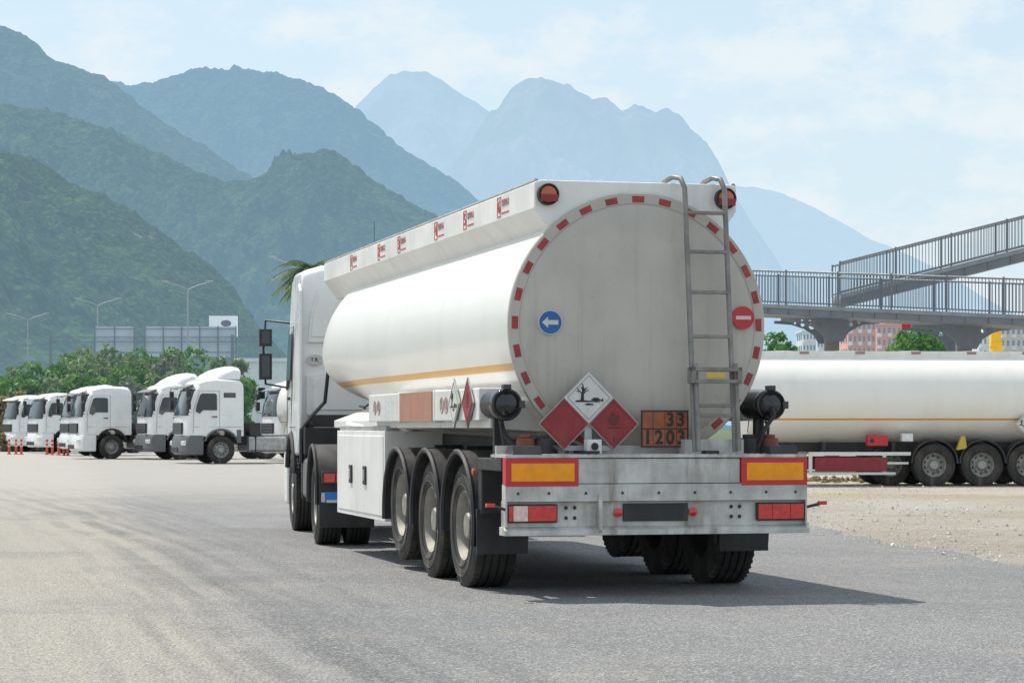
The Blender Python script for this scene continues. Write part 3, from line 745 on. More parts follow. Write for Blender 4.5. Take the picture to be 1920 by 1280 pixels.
for px,py,Y,rx,sd,n in ((1455,622,108,.75,50,6000),(1478,636,109,.5,54,3500),(1735,604,108,1.25,51,9000),(1700,622,110,.8,52,4500),(1775,620,110,.75,53,4500)):
    tree('pine_tree',wx(px,Y),Y,wz(py,Y),(rx,rx,2.0),PINE,sd,'bright green pine tree standing behind the tanker trailer',n=n,size=.13,clumps=60,cmul=1.7)
Yp=62
pe=empty('palm_tree',(wx(584,Yp),Yp,0),0,label='palm tree with arching fronds behind the truck cab',category='tree')
hz=wz(508,Yp)
m=MB(); m.tube([(0,0,0),(.05,0,hz*.5),(0,0,hz)],[.24,.19,.16],10); m.obj('trunk',BARK,pe)
m=MB(); rg=random.Random(3)
for i in range(44):
    a=i*2.399; el=rg.uniform(-.9,.95); Lf=rg.uniform(.75,1.05)
    pts=[]
    for s in range(9):
        t=s/8; r_=Lf*t*math.cos(el*(1-t*.5)); zz=hz+Lf*t*math.sin(el)-.55*t*t*Lf
        pts.append(Vector((r_*math.cos(a),r_*math.sin(a),zz)))
    m.tube(pts,.012,4)
    sd=Vector((-math.sin(a),math.cos(a),0))
    for s in range(1,9):
        for h2 in (0,.33,.66):
            p=pts[s].lerp(pts[s-1],h2); dr=(pts[s]-pts[s-1]).normalized()
            for q in (-1,1):
                tip=p+sd*q*.30*(1.1-.5*s/8)+dr*.22-Vector((0,0,.10))
                m.add([tuple(p-dr*.02),tuple(p+dr*.02),tuple(tip)],[(0,1,2)])
m.obj('crown',LEAFP,pe)
o=crown('roadside_shrubs',None,(wx(240,134),136,.3),(14.5,2.0,.9),16000,.16,LEAF2,90,clumps=140)
o['kind']='stuff'; o['label']='low green shrubs along the edge of the truck lot'; o['category']='shrubs'
o=crown('dry_grass',None,(wx(0,128),131,.3),(5,1.5,.7),6000,.14,DRY,91,clumps=60)
o['kind']='stuff'; o['label']='dry yellow grass beside the lot'; o['category']='grass'
o=crown('dry_grass',None,(9.5,60,.0),(6.5,2.5,.10),9000,.07,DRY,92,clumps=500,cmul=1.5)
o['kind']='stuff'; o['label']='dry yellow grass tufts around the tanker trailer'; o['category']='grass'

# ================================================================== street lamps
def lamp(px,py,Y,double=True,aw=1.55):
    h=wz(py,Y)
    e=empty('street_lamp',(wx(px,Y),Y,0),0,label='grey steel street lamp with '+('two arms' if double else 'one arm'),category='street lamp',group='street lamps along the highway')
    m=MB(); m.tube([(0,0,0),(0,0,h-.5)],[.09,.05],10); m.obj('pole',POLE,e)
    for sx in ((-1,1) if double else (-1,)):
        m=MB(); m.tube([(0,0,h-.55),(sx*aw*.4,0,h-.25),(sx*aw*.85,0,h-.08)],.03,6); m.obj('arm',POLE,e)
        m=MB(); m.prism([(sx*aw*.78,h-.14),(sx*aw*.80,h+.02),(sx*aw*1.1,h+.06),(sx*aw*1.12,h-.0)],'y',-.14,.14); m.obj('lamp_head',POLE,e,bevel=.02)
lamp(352,528,160); lamp(52,588,200,aw=1.6); lamp(183,560,190,aw=1.7); lamp(556,482,110,False,1.15)

# ================================================================== billboard & background structures left
Yb=168
e=empty('billboard',(0,Yb,0),0,label='large grey billboard backs on a steel gantry above the trees',category='billboard')
for a,b_ in ((178,252),(272,443)):
    x0,x1=wx(a,Yb),wx(b_,Yb); m=MB(); m.box(x0,x1,0,.12,wz(668,Yb),wz(612,Yb),0)
    n=int((x1-x0)/1.1)
    for i in range(n+1): xx=x0+(x1-x0)*i/n; m.box(xx-.03,xx+.03,-.12,-.001,wz(672,Yb),wz(611,Yb),1)
    for zz in (616,660): m.box(x0,x1,-.08,-.002,wz(zz,Yb)-.02,wz(zz,Yb)+.02,1)
    m.obj('billboard_panel',[BBG,BBD],e)
m=MB()
for py in (632,641): m.box(wx(95,Yb),wx(500,Yb),-.3,-.2,wz(py,Yb)-.025,wz(py,Yb)+.025)
for i in range(40):
    a=wx(95,Yb)+i*.39; m.tube([(a,-.25,wz(641 if i%2 else 632,Yb)),(a+.39,-.25,wz(632 if i%2 else 641,Yb))],.013,4)
for px in (97,437): m.box(wx(px,Yb)-.10,wx(px,Yb)+.10,-.45,-.31,0,wz(628,Yb))
m.obj('gantry',BBD,e)
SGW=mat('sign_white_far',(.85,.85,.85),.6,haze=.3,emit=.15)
e=empty('roof_sign',(0,180,0),0,label='white roof sign box with dark oval emblem',category='sign')
m=MB(); m.box(wx(392,180),wx(444,180),0,.6,wz(632,180),wz(592,180),0); m.box(wx(415,180)-.2,wx(415,180)+.2,.2,.5,0,wz(632,180),0); m.obj('sign_box',SGW,e)
m=MB(); m.T=Matrix.Translation((wx(424,180),-.02,wz(606,180)))@Matrix.Scale(1.6,4,(1,0,0)); m.cyl((0,0,0),'y',.24,-.02,0.015,28); m.T=Matrix(); m.obj('sign_emblem',mat('emblem_dark',(.12,.06,.12),.5,haze=.2),e)
WALLH=mat('wall_white_far',(.8,.8,.78),.8,haze=.2)
e=empty('warehouse',(0,175,0),0,label='low white flat-roofed building behind the parked trucks',category='building')
m=MB(); m.box(wx(436,175),wx(700,175),0,12,0,wz(678,175),0); m.box(wx(434,175),wx(702,175),-.2,12.2,wz(678,175),wz(675,175)+.15,0); m.obj('wall',WALLH,e)
for i in range(5):
    m=MB(); a=wx(448+i*18,175); m.box(a,a+.5,-.03,.02,3.4,4.2); m.obj('window',GLASS,e)

# ================================================================== footbridge
e=empty('footbridge',(0,0,0),0,label='steel pedestrian footbridge with barred railings and gusseted columns',category='bridge')
DECKL=mat('deck_light',(.22,.235,.255),.6,haze=.05,var=.15)
def ramp_part(A,B,width,railh,deckh,gap=.13,name='railing'):
    A=Vector(A);B=Vector(B); d=B-A; ln=d.length; n=int(ln/gap)
    back=Vector((0,1,0))*width
    for off in (Vector((0,0,0)),back):
        m=MB()
        for i in range(n+1):
            p=A+d*i/n+off; m.box(p.x-.012,p.x+.012,p.y-.012,p.y+.012,p.z+.10,p.z+railh)
        for hh,rr in ((railh,.035),(.10,.025)): m.tube([tuple(A+off+Vector((0,0,hh))),tuple(B+off+Vector((0,0,hh)))],rr,6)
        for i in range(int(ln/2.2)+1):
            p=A+d*min(1,i*2.2/ln)+off; m.box(p.x-.03,p.x+.03,p.y-.03,p.y+.03,p.z,p.z+railh+.06)
        m.obj('railing',STEEL,e)
    m=MB(); vs=[]
    for P_,s in ((A,0),(B,0)):
        for dy in (-.1,width+.1):
            for dz in (0,-deckh): vs.append((P_.x,P_.y+dy,P_.z+dz))
    FS=[(0,1,3,2),(4,6,7,5),(0,2,6,4),(1,5,7,3),(0,4,5,1),(2,3,7,6)]
    m.add(vs,FS,0)
    m.add([(v[0]+(.001 if i>3 else -.001),v[1]-.06 if i%4<2 else v[1]+.06,v[2]+(.003 if i%2==0 else deckh*.65)) for i,v in enumerate(vs)],FS,1)
    for i in range(int(ln/.9)):
        p=A+d*(i+.5)*.9/ln; m.box(p.x-.02,p.x+.02,p.y-.155,p.y-.10,p.z-deckh+.02,p.z-deckh*.35,0)
    m.obj('deck',[STEEL,DECKL],e)
A=(wx(1380,88.5),88.5,wz(568,88.5)); B=(wx(2080,79),79,wz(598,79))
ramp_part(A,B,2.4,1.22,.36)
ramp_part((wx(1575,92),92,wz(552,92)),(wx(2100,92),92,wz(419,92)),2.2,1.22,.50)
for px,Y in ((1565,87),(1815,84)):
    t=(px-1380)/700; zt=A[2]+(B[2]-A[2])*t-.38
    m=MB(); X=wx(px,Y); m.box(X-.24,X+.24,Y-.3+.8,Y+.3+.8,0,zt,0); m.obj('column',CONC,e,bevel=.02)
    for yo in (0,2.2):
        cu=bpy.data.curves.new('bracket','CURVE'); cu.dimensions='2D'; cu.fill_mode='BOTH'; cu.extrude=.04
        def spl(pts):
            s=cu.splines.new('POLY'); s.points.add(len(pts)-1)
            for i,p in enumerate(pts): s.points[i].co=(p[0],p[1],0,1)
            s.use_cyclic_u=True
        spl([(-1.95,0),(1.95,0),(1.95,-.10),(1.3,-.15),(.85,-.30),(.50,-.52),(.30,-.85),(-.30,-.85),(-.50,-.52),(-.85,-.30),(-1.3,-.15),(-1.95,-.10)])
        for cx,cz_,rr in ((-.56,-.20,.11),(.56,-.20,.11),(-.90,-.14,.075),(.90,-.14,.075),(-1.18,-.085,.045),(1.18,-.085,.045)):
            spl([(cx+rr*math.cos(-k*math.pi/8),cz_+rr*math.sin(-k*math.pi/8)) for k in range(16)])
        t_=bpy.data.objects.new('tmp',cu); COL.objects.link(t_); bpy.context.view_layer.update()
        me=bpy.data.meshes.new_from_object(t_.evaluated_get(bpy.context.evaluated_depsgraph_get())); bpy.data.objects.remove(t_)
        me.materials.clear(); me.materials.append(STEEL)
        o=bpy.data.objects.new('bracket',me); COL.objects.link(o); o.parent=e; o.location=(X,Y+yo,zt+.02); o.rotation_euler=(R(90),0,0)

# ================================================================== apartment buildings
def facade(name,c,hz): return mat(name,c,.85,var=.06,scale=.1,haze=hz)
FP=facade('facade_pink',(.92,.40,.28),.18); FW=facade('facade_white',(.85,.85,.82),.30); FB=facade('facade_blue',(.10,.42,.60),.3); FT=facade('facade_tan',(.85,.62,.42),.25)
WN=mat('window_far',(.12,.14,.16),.2,haze=.28); BL=mat('balcony_white',(.92,.86,.80),.7,haze=.25)
def apt(px0,px1,py,Y,m_,cols,floors,label,dy=14):
    x0,x1=wx(px0,Y),wx(px1,Y); zt=wz(py,Y)
    e=empty('apartment_building',((x0+x1)/2,Y,0),0,label=label,category='building',group='apartment blocks in the distance')
    w=(x1-x0)/2; m=MB(); m.box(-w,w,0,dy,0,zt,0); m.box(-w-.3,w+.3,-.3,dy+.3,zt,zt+.5,0); m.box(-w*.3,w*.2,2,dy*.6,zt+.5,zt+2.8,0)
    m.obj('wall',m_,e)
    m=MB(); mb=MB(); fh=zt/floors
    for f in range(floors):
        for c in range(cols):
            cx=-w+(c+.5)*2*w/cols; ww=w/cols*.45
            m.box(cx-ww,cx+ww,-.12,.05,f*fh+fh*.35,f*fh+fh*.8)
            if c%2==0: mb.box(cx-ww*1.6,cx+ww*1.6,-1.3,-.13,f*fh+fh*.02,f*fh+fh*.34)
        for yy in range(3): m.box(-w-.12,-w+.05,2+yy*4,3.6+yy*4,f*fh+fh*.35,f*fh+fh*.8)
    m.obj('window',WN,e,kind='stuff'); mb.obj('balcony',BL,e,kind='stuff')
    return e
apt(1590,1642,602,560,FP,6,9,'pink apartment block with white balconies')
apt(1644,1700,610,600,FP,6,9,'pink and tan apartment block with white balconies')
eb=apt(1702,1760,606,640,FB,5,9,'blue-green apartment block with pale balconies')
apt(1505,1530,622,620,FW,4,9,'white apartment block with rows of windows')
apt(1532,1556,615,640,FW,4,9,'pale grey apartment block with rows of windows')
apt(1835,1868,630,620,FW,4,8,'pale apartment block behind crane')
apt(1875,1925,612,600,FT,5,9,'tan and white apartment block')
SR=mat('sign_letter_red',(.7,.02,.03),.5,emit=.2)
m=text('M',3.4,SR,'rooftop_letter',None,(wx(1697,560),558,wz(612,560)),REAR,ext=.15); m['label']='red capital letter sign on a rooftop'; m['category']='sign'
e=empty('crane',(wx(1868,130),130,0),0,label='yellow crane boom standing behind the tanker trailer',category='crane')
m=MB(); m.box(-.28,.28,-.3,.3,0,wz(640,130)); m.prism([(-.34,wz(650,130)),(.2,wz(650,130)),(.28,wz(604,130)),(-.1,wz(600,130)),(-.3,wz(618,130))],'y',-.25,.25)
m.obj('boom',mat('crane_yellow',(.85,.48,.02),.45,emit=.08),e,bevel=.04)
m=MB(); m.box(-1.2,1.2,-1.2,1.2,0,1.2); m.cyl((0,0,0),'z',.7,1.2,1.6,20); m.obj('base',YEL2,e,bevel=.05)

# ================================================================== hills
PT=np.random.default_rng(5).random((256,256))
def vn(x,y):
    xi=np.floor(x).astype(int); yi=np.floor(y).astype(int); fx=x-xi; fy=y-yi
    fx=fx*fx*(3-2*fx); fy=fy*fy*(3-2*fy)
    g=lambda a,b: PT[a%256,b%256]
    return (g(xi,yi)*(1-fx)+g(xi+1,yi)*fx)*(1-fy)+(g(xi,yi+1)*(1-fx)+g(xi+1,yi+1)*fx)*fy
def fbm(x,y,o=5,ridge=False,gain=.5):
    s=0;a=1;t=0
    c_,s_=.8,.6
    for i in range(o):
        v=vn(x+17.3*i,y+31.7*i)
        if ridge: v=1-abs(2*v-1)
        s=s+a*v;t+=a;a*=gain
        x,y=2.03*(c_*x-s_*y),2.03*(s_*x+c_*y)
    return s/t
def hillmat(name,green,dark,rock,rockamt,tree,h0,h1,hmax,bumpd,hcol=HAZE,crag=False):
    m,nt=newmat(name); p=N(nt,'ShaderNodeBsdfPrincipled'); p.inputs['Roughness'].default_value=.95
    p.inputs['Specular IOR Level'].default_value=.1
    tc=N(nt,'ShaderNodeTexCoord').outputs['Object']
    if crag:
        n1=noise(nt,tc,1/(tree*6),10,.65,vs=(1,1,.35))
        n2=noise(nt,tc,1/(tree*12),6,.6,vs=(1,.5,1.2))
        c=mixc(nt,ramp(nt,n1,.42,.60),green,rock)
        c=mixc(nt,ramp(nt,n2,.48,.62,0,.7),c,dark)
        h=math_(nt,'ADD',n1,math_(nt,'MULTIPLY',n2,.6))
    else:
        n0=noise(nt,tc,1/(tree*1.1),3,.6)
        n1=noise(nt,tc,1/(tree*4),4,.6)
        v=N(nt,'ShaderNodeTexVoronoi'); v.inputs['Scale'].default_value=1/tree
        L(nt,tc,v.inputs['Vector']); dv=v.outputs['Distance']
        tone=math_(nt,'ADD',math_(nt,'MULTIPLY',n0,.5),math_(nt,'MULTIPLY',math_(nt,'SUBTRACT',1.0,dv),.5))
        c=mixc(nt,ramp(nt,tone,.48,.68),dark,green)
        c=mixc(nt,ramp(nt,n1,.45,.62,0,.5),c,tuple(g*.4 for g in green))
        c=mixc(nt,ramp(nt,noise(nt,tc,1/(tree*11),6,.65),.52,.66,0,.45),c,tuple((g*1.8,g*1.6,g*1.5)[i] for i,g in enumerate(green)))
        r_=noise(nt,tc,1/(tree*26),9,.7)
        r2=noise(nt,tc,1/(tree*1.5),6,.75)
        rf=math_(nt,'MULTIPLY',ramp(nt,r_,1-rockamt,1.08-rockamt,0,.75),ramp(nt,r2,.46,.58))
        c=mixc(nt,rf,c,rock)
        h=math_(nt,'ADD',tone,math_(nt,'MULTIPLY',n1,1.5))
    L(nt,c,p.inputs['Base Color'])
    L(nt,bumpn(nt,h,1.0,bumpd),p.inputs['Normal'])
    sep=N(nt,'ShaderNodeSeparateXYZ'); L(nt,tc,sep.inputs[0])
    hf=ramp(nt,sep.outputs[2],0,hmax,h0,h1)  # painted haze share, strongest at the hill base and weaker upward
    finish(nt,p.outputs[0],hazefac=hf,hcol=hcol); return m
def hill(D,depth,pts,m_,nx=620,ny=260,amp=.25,fs=1,seed=0,p=1.1,jag=.01,label='',treeamp=1.0):
    px=np.array([a for a,b in pts],float); py=np.array([b for a,b in pts],float)
    X=np.linspace(wx(px[0],D),wx(px[-1],D),nx)
    Zc=H+(800-np.interp(960+F*X/D,px,py))*D/F
    kern=np.hanning(9);kern/=kern.sum(); Zs=np.convolve(np.pad(Zc,4,mode='edge'),kern,'valid')
    v=np.concatenate([np.linspace(0,1,ny),1+np.linspace(.03,.35,10)])
    XX,VV=np.meshgrid(X,v); Y=D-depth*(1-VV)
    sh=np.where(VV<=1,np.maximum(VV,0)**p,1-(VV-1)*1.2)
    zc=np.broadcast_to(Zs,XX.shape)
    sc=fs/(D*.055)
    wxp=XX+ (fbm(XX*sc*.5+9,Y*sc*.5,3)-.5)*D*.05
    rd=fbm(wxp*sc+seed*3.1+VV*1.0,Y*sc*.38+seed*7.7,6,True,.52)
    md=fbm(XX*sc*4+seed,Y*sc*3,5,True,.55)
    fn=fbm(XX*sc*12+seed,Y*sc*12,4)
    w=np.clip(np.sin(np.pi*np.clip(VV,0,1)**.8),0,1)**.6
    Z=zc*sh+zc*amp*w*(rd-.62)*1.6+zc*amp*.28*np.clip(w+.12,0,1)*(md-.6)+zc*jag*(fn-.5)*2*np.clip(VV*3,0,1)
    Z+= (D/F)*4.0*treeamp*(fbm(XX/(D/F*9),Y/(D/F*9),3)-.5)*2*np.clip(VV*3,0,1)
    Z[0]=-5
    vs=np.stack([XX,Y,Z],-1).reshape(-1,3); r,c=XX.shape
    i=np.arange(r-1)[:,None]*c+np.arange(c-1)[None,:]
    fs_=np.stack([i,i+1,i+c+1,i+c],-1).reshape(-1,4)
    me=bpy.data.meshes.new('hill'); me.vertices.add(len(vs)); me.vertices.foreach_set('co',vs.ravel())
    n=len(fs_); me.loops.add(4*n); me.loops.foreach_set('vertex_index',fs_.ravel().astype(np.int32))
    me.polygons.add(n); me.polygons.foreach_set('loop_start',np.arange(0,4*n,4,dtype=np.int32)); me.polygons.foreach_set('loop_total',np.full(n,4,dtype=np.int32))
    me.update(calc_edges=True); me.polygons.foreach_set('use_smooth',[True]*n); me.materials.append(m_)
    o=bpy.data.objects.new('hill',me); COL.objects.link(o); o['kind']='structure'; o['label']=label; o['category']='hill'
G=(.045,.10,.022); Dk=(.012,.028,.012); RK=(.30,.28,.25)
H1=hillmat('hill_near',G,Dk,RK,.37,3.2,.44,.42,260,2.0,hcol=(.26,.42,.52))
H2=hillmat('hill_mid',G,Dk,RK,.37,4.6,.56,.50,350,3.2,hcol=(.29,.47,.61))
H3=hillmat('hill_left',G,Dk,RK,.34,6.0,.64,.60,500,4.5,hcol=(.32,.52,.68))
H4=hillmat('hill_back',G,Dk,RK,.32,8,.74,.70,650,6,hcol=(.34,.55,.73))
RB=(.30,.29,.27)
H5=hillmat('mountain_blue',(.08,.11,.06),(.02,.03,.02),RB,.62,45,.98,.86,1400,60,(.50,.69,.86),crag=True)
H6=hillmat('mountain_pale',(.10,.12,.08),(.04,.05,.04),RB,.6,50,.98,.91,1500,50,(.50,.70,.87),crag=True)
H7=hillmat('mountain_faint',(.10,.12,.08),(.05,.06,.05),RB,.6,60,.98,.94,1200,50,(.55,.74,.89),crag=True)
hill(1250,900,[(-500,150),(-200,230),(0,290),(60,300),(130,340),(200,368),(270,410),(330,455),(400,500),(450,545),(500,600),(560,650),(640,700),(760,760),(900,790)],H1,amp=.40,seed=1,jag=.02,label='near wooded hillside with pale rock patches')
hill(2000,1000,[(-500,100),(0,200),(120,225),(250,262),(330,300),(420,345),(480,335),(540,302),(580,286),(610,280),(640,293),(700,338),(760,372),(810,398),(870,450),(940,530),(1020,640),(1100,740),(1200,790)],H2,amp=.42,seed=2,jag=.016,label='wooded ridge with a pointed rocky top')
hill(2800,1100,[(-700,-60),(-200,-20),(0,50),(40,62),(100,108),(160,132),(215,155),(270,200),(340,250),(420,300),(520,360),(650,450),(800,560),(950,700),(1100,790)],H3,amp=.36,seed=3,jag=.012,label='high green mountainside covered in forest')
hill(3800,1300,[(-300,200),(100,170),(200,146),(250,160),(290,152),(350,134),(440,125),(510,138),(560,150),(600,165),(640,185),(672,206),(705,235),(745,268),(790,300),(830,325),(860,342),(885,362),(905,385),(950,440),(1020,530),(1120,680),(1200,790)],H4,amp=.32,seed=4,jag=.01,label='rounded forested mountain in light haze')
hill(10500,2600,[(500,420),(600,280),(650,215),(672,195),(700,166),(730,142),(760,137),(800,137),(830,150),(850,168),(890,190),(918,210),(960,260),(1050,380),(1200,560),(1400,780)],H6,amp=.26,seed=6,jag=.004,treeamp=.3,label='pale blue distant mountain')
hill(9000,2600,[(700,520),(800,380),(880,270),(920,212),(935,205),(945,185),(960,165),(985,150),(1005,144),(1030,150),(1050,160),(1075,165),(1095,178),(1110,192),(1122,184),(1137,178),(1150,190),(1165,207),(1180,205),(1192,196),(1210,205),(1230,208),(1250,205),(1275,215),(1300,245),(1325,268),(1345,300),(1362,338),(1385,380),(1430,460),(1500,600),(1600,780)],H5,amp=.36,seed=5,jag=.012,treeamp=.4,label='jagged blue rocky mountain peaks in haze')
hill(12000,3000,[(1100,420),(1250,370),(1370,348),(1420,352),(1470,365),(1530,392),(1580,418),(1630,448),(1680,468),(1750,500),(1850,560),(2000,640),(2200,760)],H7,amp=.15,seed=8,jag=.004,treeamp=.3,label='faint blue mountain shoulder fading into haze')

# ================================================================== ground
def groundmat():
    m,nt=newmat('dirt_ground'); p=N(nt,'ShaderNodeBsdfPrincipled'); p.inputs['Roughness'].default_value=.95
    tc=N(nt,'ShaderNodeTexCoord').outputs['Object']
    c=mixc(nt,ramp(nt,noise(nt,tc,.35,6),.35,.65),(.56,.475,.375),(.66,.60,.52))
    c=mixc(nt,ramp(nt,noise(nt,tc,2.5,8,.75),.5,.66,0,.6),c,(.40,.32,.25))
    c=mixc(nt,ramp(nt,noise(nt,tc,16,5,.8),.52,.62,0,.75),c,(.80,.76,.70))
    c=mixc(nt,ramp(nt,noise(nt,tc,24,4,.8),.56,.66,0,.6),c,(.32,.27,.21))
    c=mixc(nt,ramp(nt,noise(nt,tc,.12,4),.54,.62,0,.5),c,(.50,.40,.20))
    sep=N(nt,'ShaderNodeSeparateXYZ'); L(nt,tc,sep.inputs[0])
    c=mixc(nt,ramp(nt,sep.outputs[1],120,170),c,(.10,.13,.06))
    L(nt,c,p.inputs['Base Color'])
    L(nt,bumpn(nt,noise(nt,tc,6,10,.8),1.0,.18),p.inputs['Normal']); finish(nt,p.outputs[0]); return m
def asphmat():
    m,nt=newmat('asphalt'); p=N(nt,'ShaderNodeBsdfPrincipled')
    tc=N(nt,'ShaderNodeTexCoord').outputs['Object']
    sep=N(nt,'ShaderNodeSeparateXYZ'); L(nt,tc,sep.inputs[0]); X=sep.outputs[0]; Y=sep.outputs[1]
    big=noise(nt,tc,.35,6,.6)
    e=math_(nt,'ADD',math_(nt,'MULTIPLY',Y,-.19),1.53)
    e=math_(nt,'SUBTRACT',e,X)
    e=math_(nt,'ADD',e,math_(nt,'MULTIPLY',math_(nt,'SUBTRACT',big,.5),2.0))
    sand=ramp(nt,e,-.3,1.0)
    c=mixc(nt,ramp(nt,big,.3,.7),(.205,.205,.212),(.265,.262,.262))
    c=mixc(nt,math_(nt,'MULTIPLY',sand,.85),c,(.46,.415,.345))
    c=mixc(nt,ramp(nt,noise(nt,tc,.6,9,.7),.50,.70,0,.45),c,(.43,.39,.33))
    c=mixc(nt,ramp(nt,noise(nt,tc,.22,5,.6),.52,.62,0,.35),c,(.17,.17,.175))
    u=math_(nt,'ADD',X,math_(nt,'MULTIPLY',Y,.19))
    u=math_(nt,'ADD',u,math_(nt,'MULTIPLY',math_(nt,'MULTIPLY',Y,Y),.0012))
    uj=math_(nt,'ADD',u,math_(nt,'MULTIPLY',math_(nt,'SUBTRACT',noise(nt,tc,.12,2),.5),.9))
    cv=N(nt,'ShaderNodeCombineXYZ'); L(nt,math_(nt,'MULTIPLY',u,3.0),cv.inputs[0]); L(nt,math_(nt,'MULTIPLY',Y,.07),cv.inputs[1])
    st=N(nt,'ShaderNodeTexNoise'); st.inputs['Scale'].default_value=1.5; st.inputs['Detail'].default_value=6; st.inputs['Roughness'].default_value=.65; L(nt,cv.outputs[0],st.inputs['Vector'])
    band=math_(nt,'MULTIPLY',ramp(nt,e,-1.3,-.1),ramp(nt,e,1.5,.2))
    sf=math_(nt,'MULTIPLY',ramp(nt,st.outputs['Fac'],.42,.68),math_(nt,'ADD',math_(nt,'MULTIPLY',band,.50),.14))
    c=mixc(nt,sf,c,(.12,.12,.122))
    gap=ramp(nt,noise(nt,tc,.5,4,.6),.36,.56)
    for c0,wd,st_ in ((1.45,.16,.35),(1.95,.20,.50),(2.30,.10,.35),(2.75,.16,.30),(.95,.10,.2),(3.6,.14,.2)):
        dd=math_(nt,'ABSOLUTE',math_(nt,'SUBTRACT',uj,c0))
        bf=math_(nt,'MULTIPLY',ramp(nt,dd,wd,wd*.3),math_(nt,'MULTIPLY',gap,st_))
        c=mixc(nt,bf,c,(.105,.105,.108))
    v=N(nt,'ShaderNodeTexVoronoi'); v.inputs['Scale'].default_value=50; L(nt,tc,v.inputs['Vector'])
    c=mixc(nt,math_(nt,'MULTIPLY',ramp(nt,v.outputs['Color'],.5,1.0),.65),c,(.58,.56,.53))
    c=mixc(nt,ramp(nt,noise(nt,tc,55,4,.8),.46,.59,0,.72),c,(.085,.084,.083))
    c=mixc(nt,ramp(nt,noise(nt,tc,12,6,.8),.54,.68,0,.40),c,(.12,.118,.115))
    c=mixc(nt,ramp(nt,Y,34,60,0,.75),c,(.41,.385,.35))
    L(nt,c,p.inputs['Base Color']); p.inputs['Roughness'].default_value=.85
    h=math_(nt,'ADD',v.outputs['Distance'],noise(nt,tc,30,5,.7))
    L(nt,bumpn(nt,h,1.0,.018),p.inputs['Normal']); finish(nt,p.outputs[0]); return m
m=MB(); m.add([(-16000,-60,0),(16000,-60,0),(16000,15000,0),(-16000,15000,0)],[(0,1,2,3)])
g=m.obj('ground',groundmat(),None,kind='structure',label='pale dirt and gravel ground',category='ground')
edge=[]
rg=random.Random(11)
for i in range(520):
    t=i/519; Y=-30+t*160
    pts=[(-30,13),(10,7.0),(19,5.75),(23.4,5.0),(30.4,4.1),(40,3.6),(56,2.2),(75,.0),(88,-3),(130,-5)]
    X=np.interp(Y,[a for a,b in pts],[b for a,b in pts]) + .35*(fbm(np.array([Y*.9]),np.array([3.3]),5)[0]-.5)*2*1.2+rg.uniform(-.03,.03)
    edge.append((X,Y,.004))
m=MB(); L0=[(-70,e_[1],.004) for e_ in edge]
m.add(edge+L0,[(i,i+1,i+1+520,i+520) for i in range(519)])
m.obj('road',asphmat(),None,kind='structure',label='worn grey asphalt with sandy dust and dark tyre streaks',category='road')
m=MB(); rg=random.Random(4)
for i in range(6500):
    Y=rg.uniform(20,58); Xe=np.interp(Y,[19,23.4,30.4,40,56],[5.75,5.0,4.1,3.6,2.2])
    X=Xe+abs(rg.gauss(0,4))-.35; s=rg.uniform(.006,.020)*(2.2 if rg.random()<.05 else 1)
    m.T=Matrix.Translation((X,Y,s*.3))@Euler((rg.random()*6,rg.random()*6,rg.random()*6)).to_matrix().to_4x4()@Matrix.Diagonal((s,s*rg.uniform(.6,1),s*rg.uniform(.5,.9),1))
    m.add([(1,0,0),(-1,.1,0),(0,1,.1),(.1,-1,0),(0,.1,1),(0,0,-1)],[(0,2,4),(2,1,4),(1,3,4),(3,0,4),(2,0,5),(1,2,5),(3,1,5),(0,3,5)])
m.T=Matrix()
m.obj('gravel',mat('stone',(.62,.58,.52),.9,var=.3,scale=2),None,kind='stuff',label='loose pale stones on the dirt lot',category='gravel',ang=5)

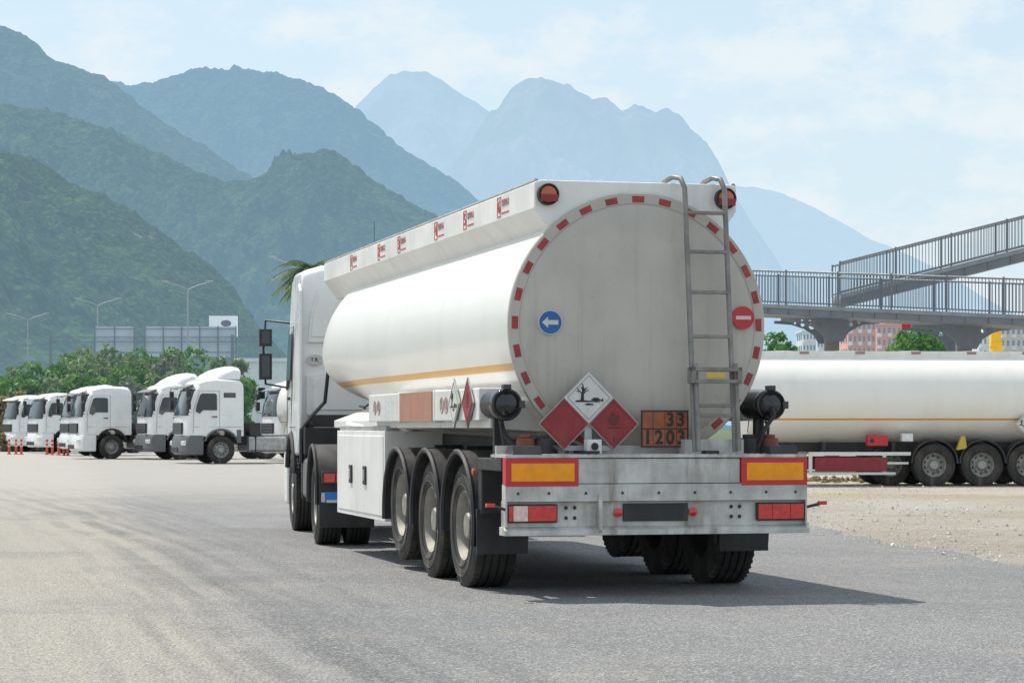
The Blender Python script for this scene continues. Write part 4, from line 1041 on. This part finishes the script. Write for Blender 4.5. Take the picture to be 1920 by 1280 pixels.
# ================================================================== light, world, camera
sd=Vector((-.35,.357,.866)).normalized()
su=bpy.data.lights.new('sun','SUN'); su.energy=5.0; su.angle=R(.53); su.color=(1,.95,.87)
so=bpy.data.objects.new('sun',su); COL.objects.link(so); so.rotation_euler=sd.to_track_quat('Z','Y').to_euler(); so.location=(-20,20,50)
w=bpy.data.worlds.new('World'); scene.world=w; w.use_nodes=True; nt=w.node_tree; nt.nodes.clear()
sky=N(nt,'ShaderNodeTexSky'); sky.sky_type='NISHITA'; sky.sun_disc=False; sky.sun_elevation=R(60); sky.sun_rotation=R(-44.4)
sky.air_density=1.2; sky.dust_density=.9; sky.ozone_density=1.5
bg=N(nt,'ShaderNodeBackground'); bg.inputs[1].default_value=.15; L(nt,sky.outputs[0],bg.inputs[0])
tc=N(nt,'ShaderNodeTexCoord').outputs['Generated']
nz=noise(nt,tc,9,10,.6,vs=(1,1,2.2))
nz2=noise(nt,tc,26,8,.65,vs=(1,1,1.6))
sep=N(nt,'ShaderNodeSeparateXYZ'); L(nt,tc,sep.inputs[0])
cf=math_(nt,'ADD',math_(nt,'MULTIPLY',nz,.68),math_(nt,'MULTIPLY',nz2,.32))
cf=ramp(nt,cf,.45,.58,.10,.85)
hz_=ramp(nt,sep.outputs[2],.22,.0,.62,.92)
bg2=N(nt,'ShaderNodeBackground'); bg2.inputs[0].default_value=(.66,.82,.93,1); bg2.inputs[1].default_value=1.0
bg3=N(nt,'ShaderNodeBackground'); bg3.inputs[0].default_value=(.84,.91,.95,1); bg3.inputs[1].default_value=1.0
mx=N(nt,'ShaderNodeMixShader'); L(nt,hz_,mx.inputs[0]); L(nt,bg.outputs[0],mx.inputs[1]); L(nt,bg2.outputs[0],mx.inputs[2])
mx2=N(nt,'ShaderNodeMixShader'); L(nt,cf,mx2.inputs[0]); L(nt,mx.outputs[0],mx2.inputs[1]); L(nt,bg3.outputs[0],mx2.inputs[2])
wo=N(nt,'ShaderNodeOutputWorld'); L(nt,mx2.outputs[0],wo.inputs[0])
cam=bpy.data.cameras.new('camera'); co=bpy.data.objects.new('camera',cam); COL.objects.link(co)
co.location=(0,0,H); co.rotation_euler=(R(90),0,0)
cam.sensor_width=36; cam.lens=F/1920*36; cam.shift_y=160/1920; cam.clip_start=.1; cam.clip_end=40000
cam.dof.use_dof=False
scene.camera=co
scene.view_settings.view_transform='Standard'; scene.view_settings.look='None'; scene.view_settings.exposure=0
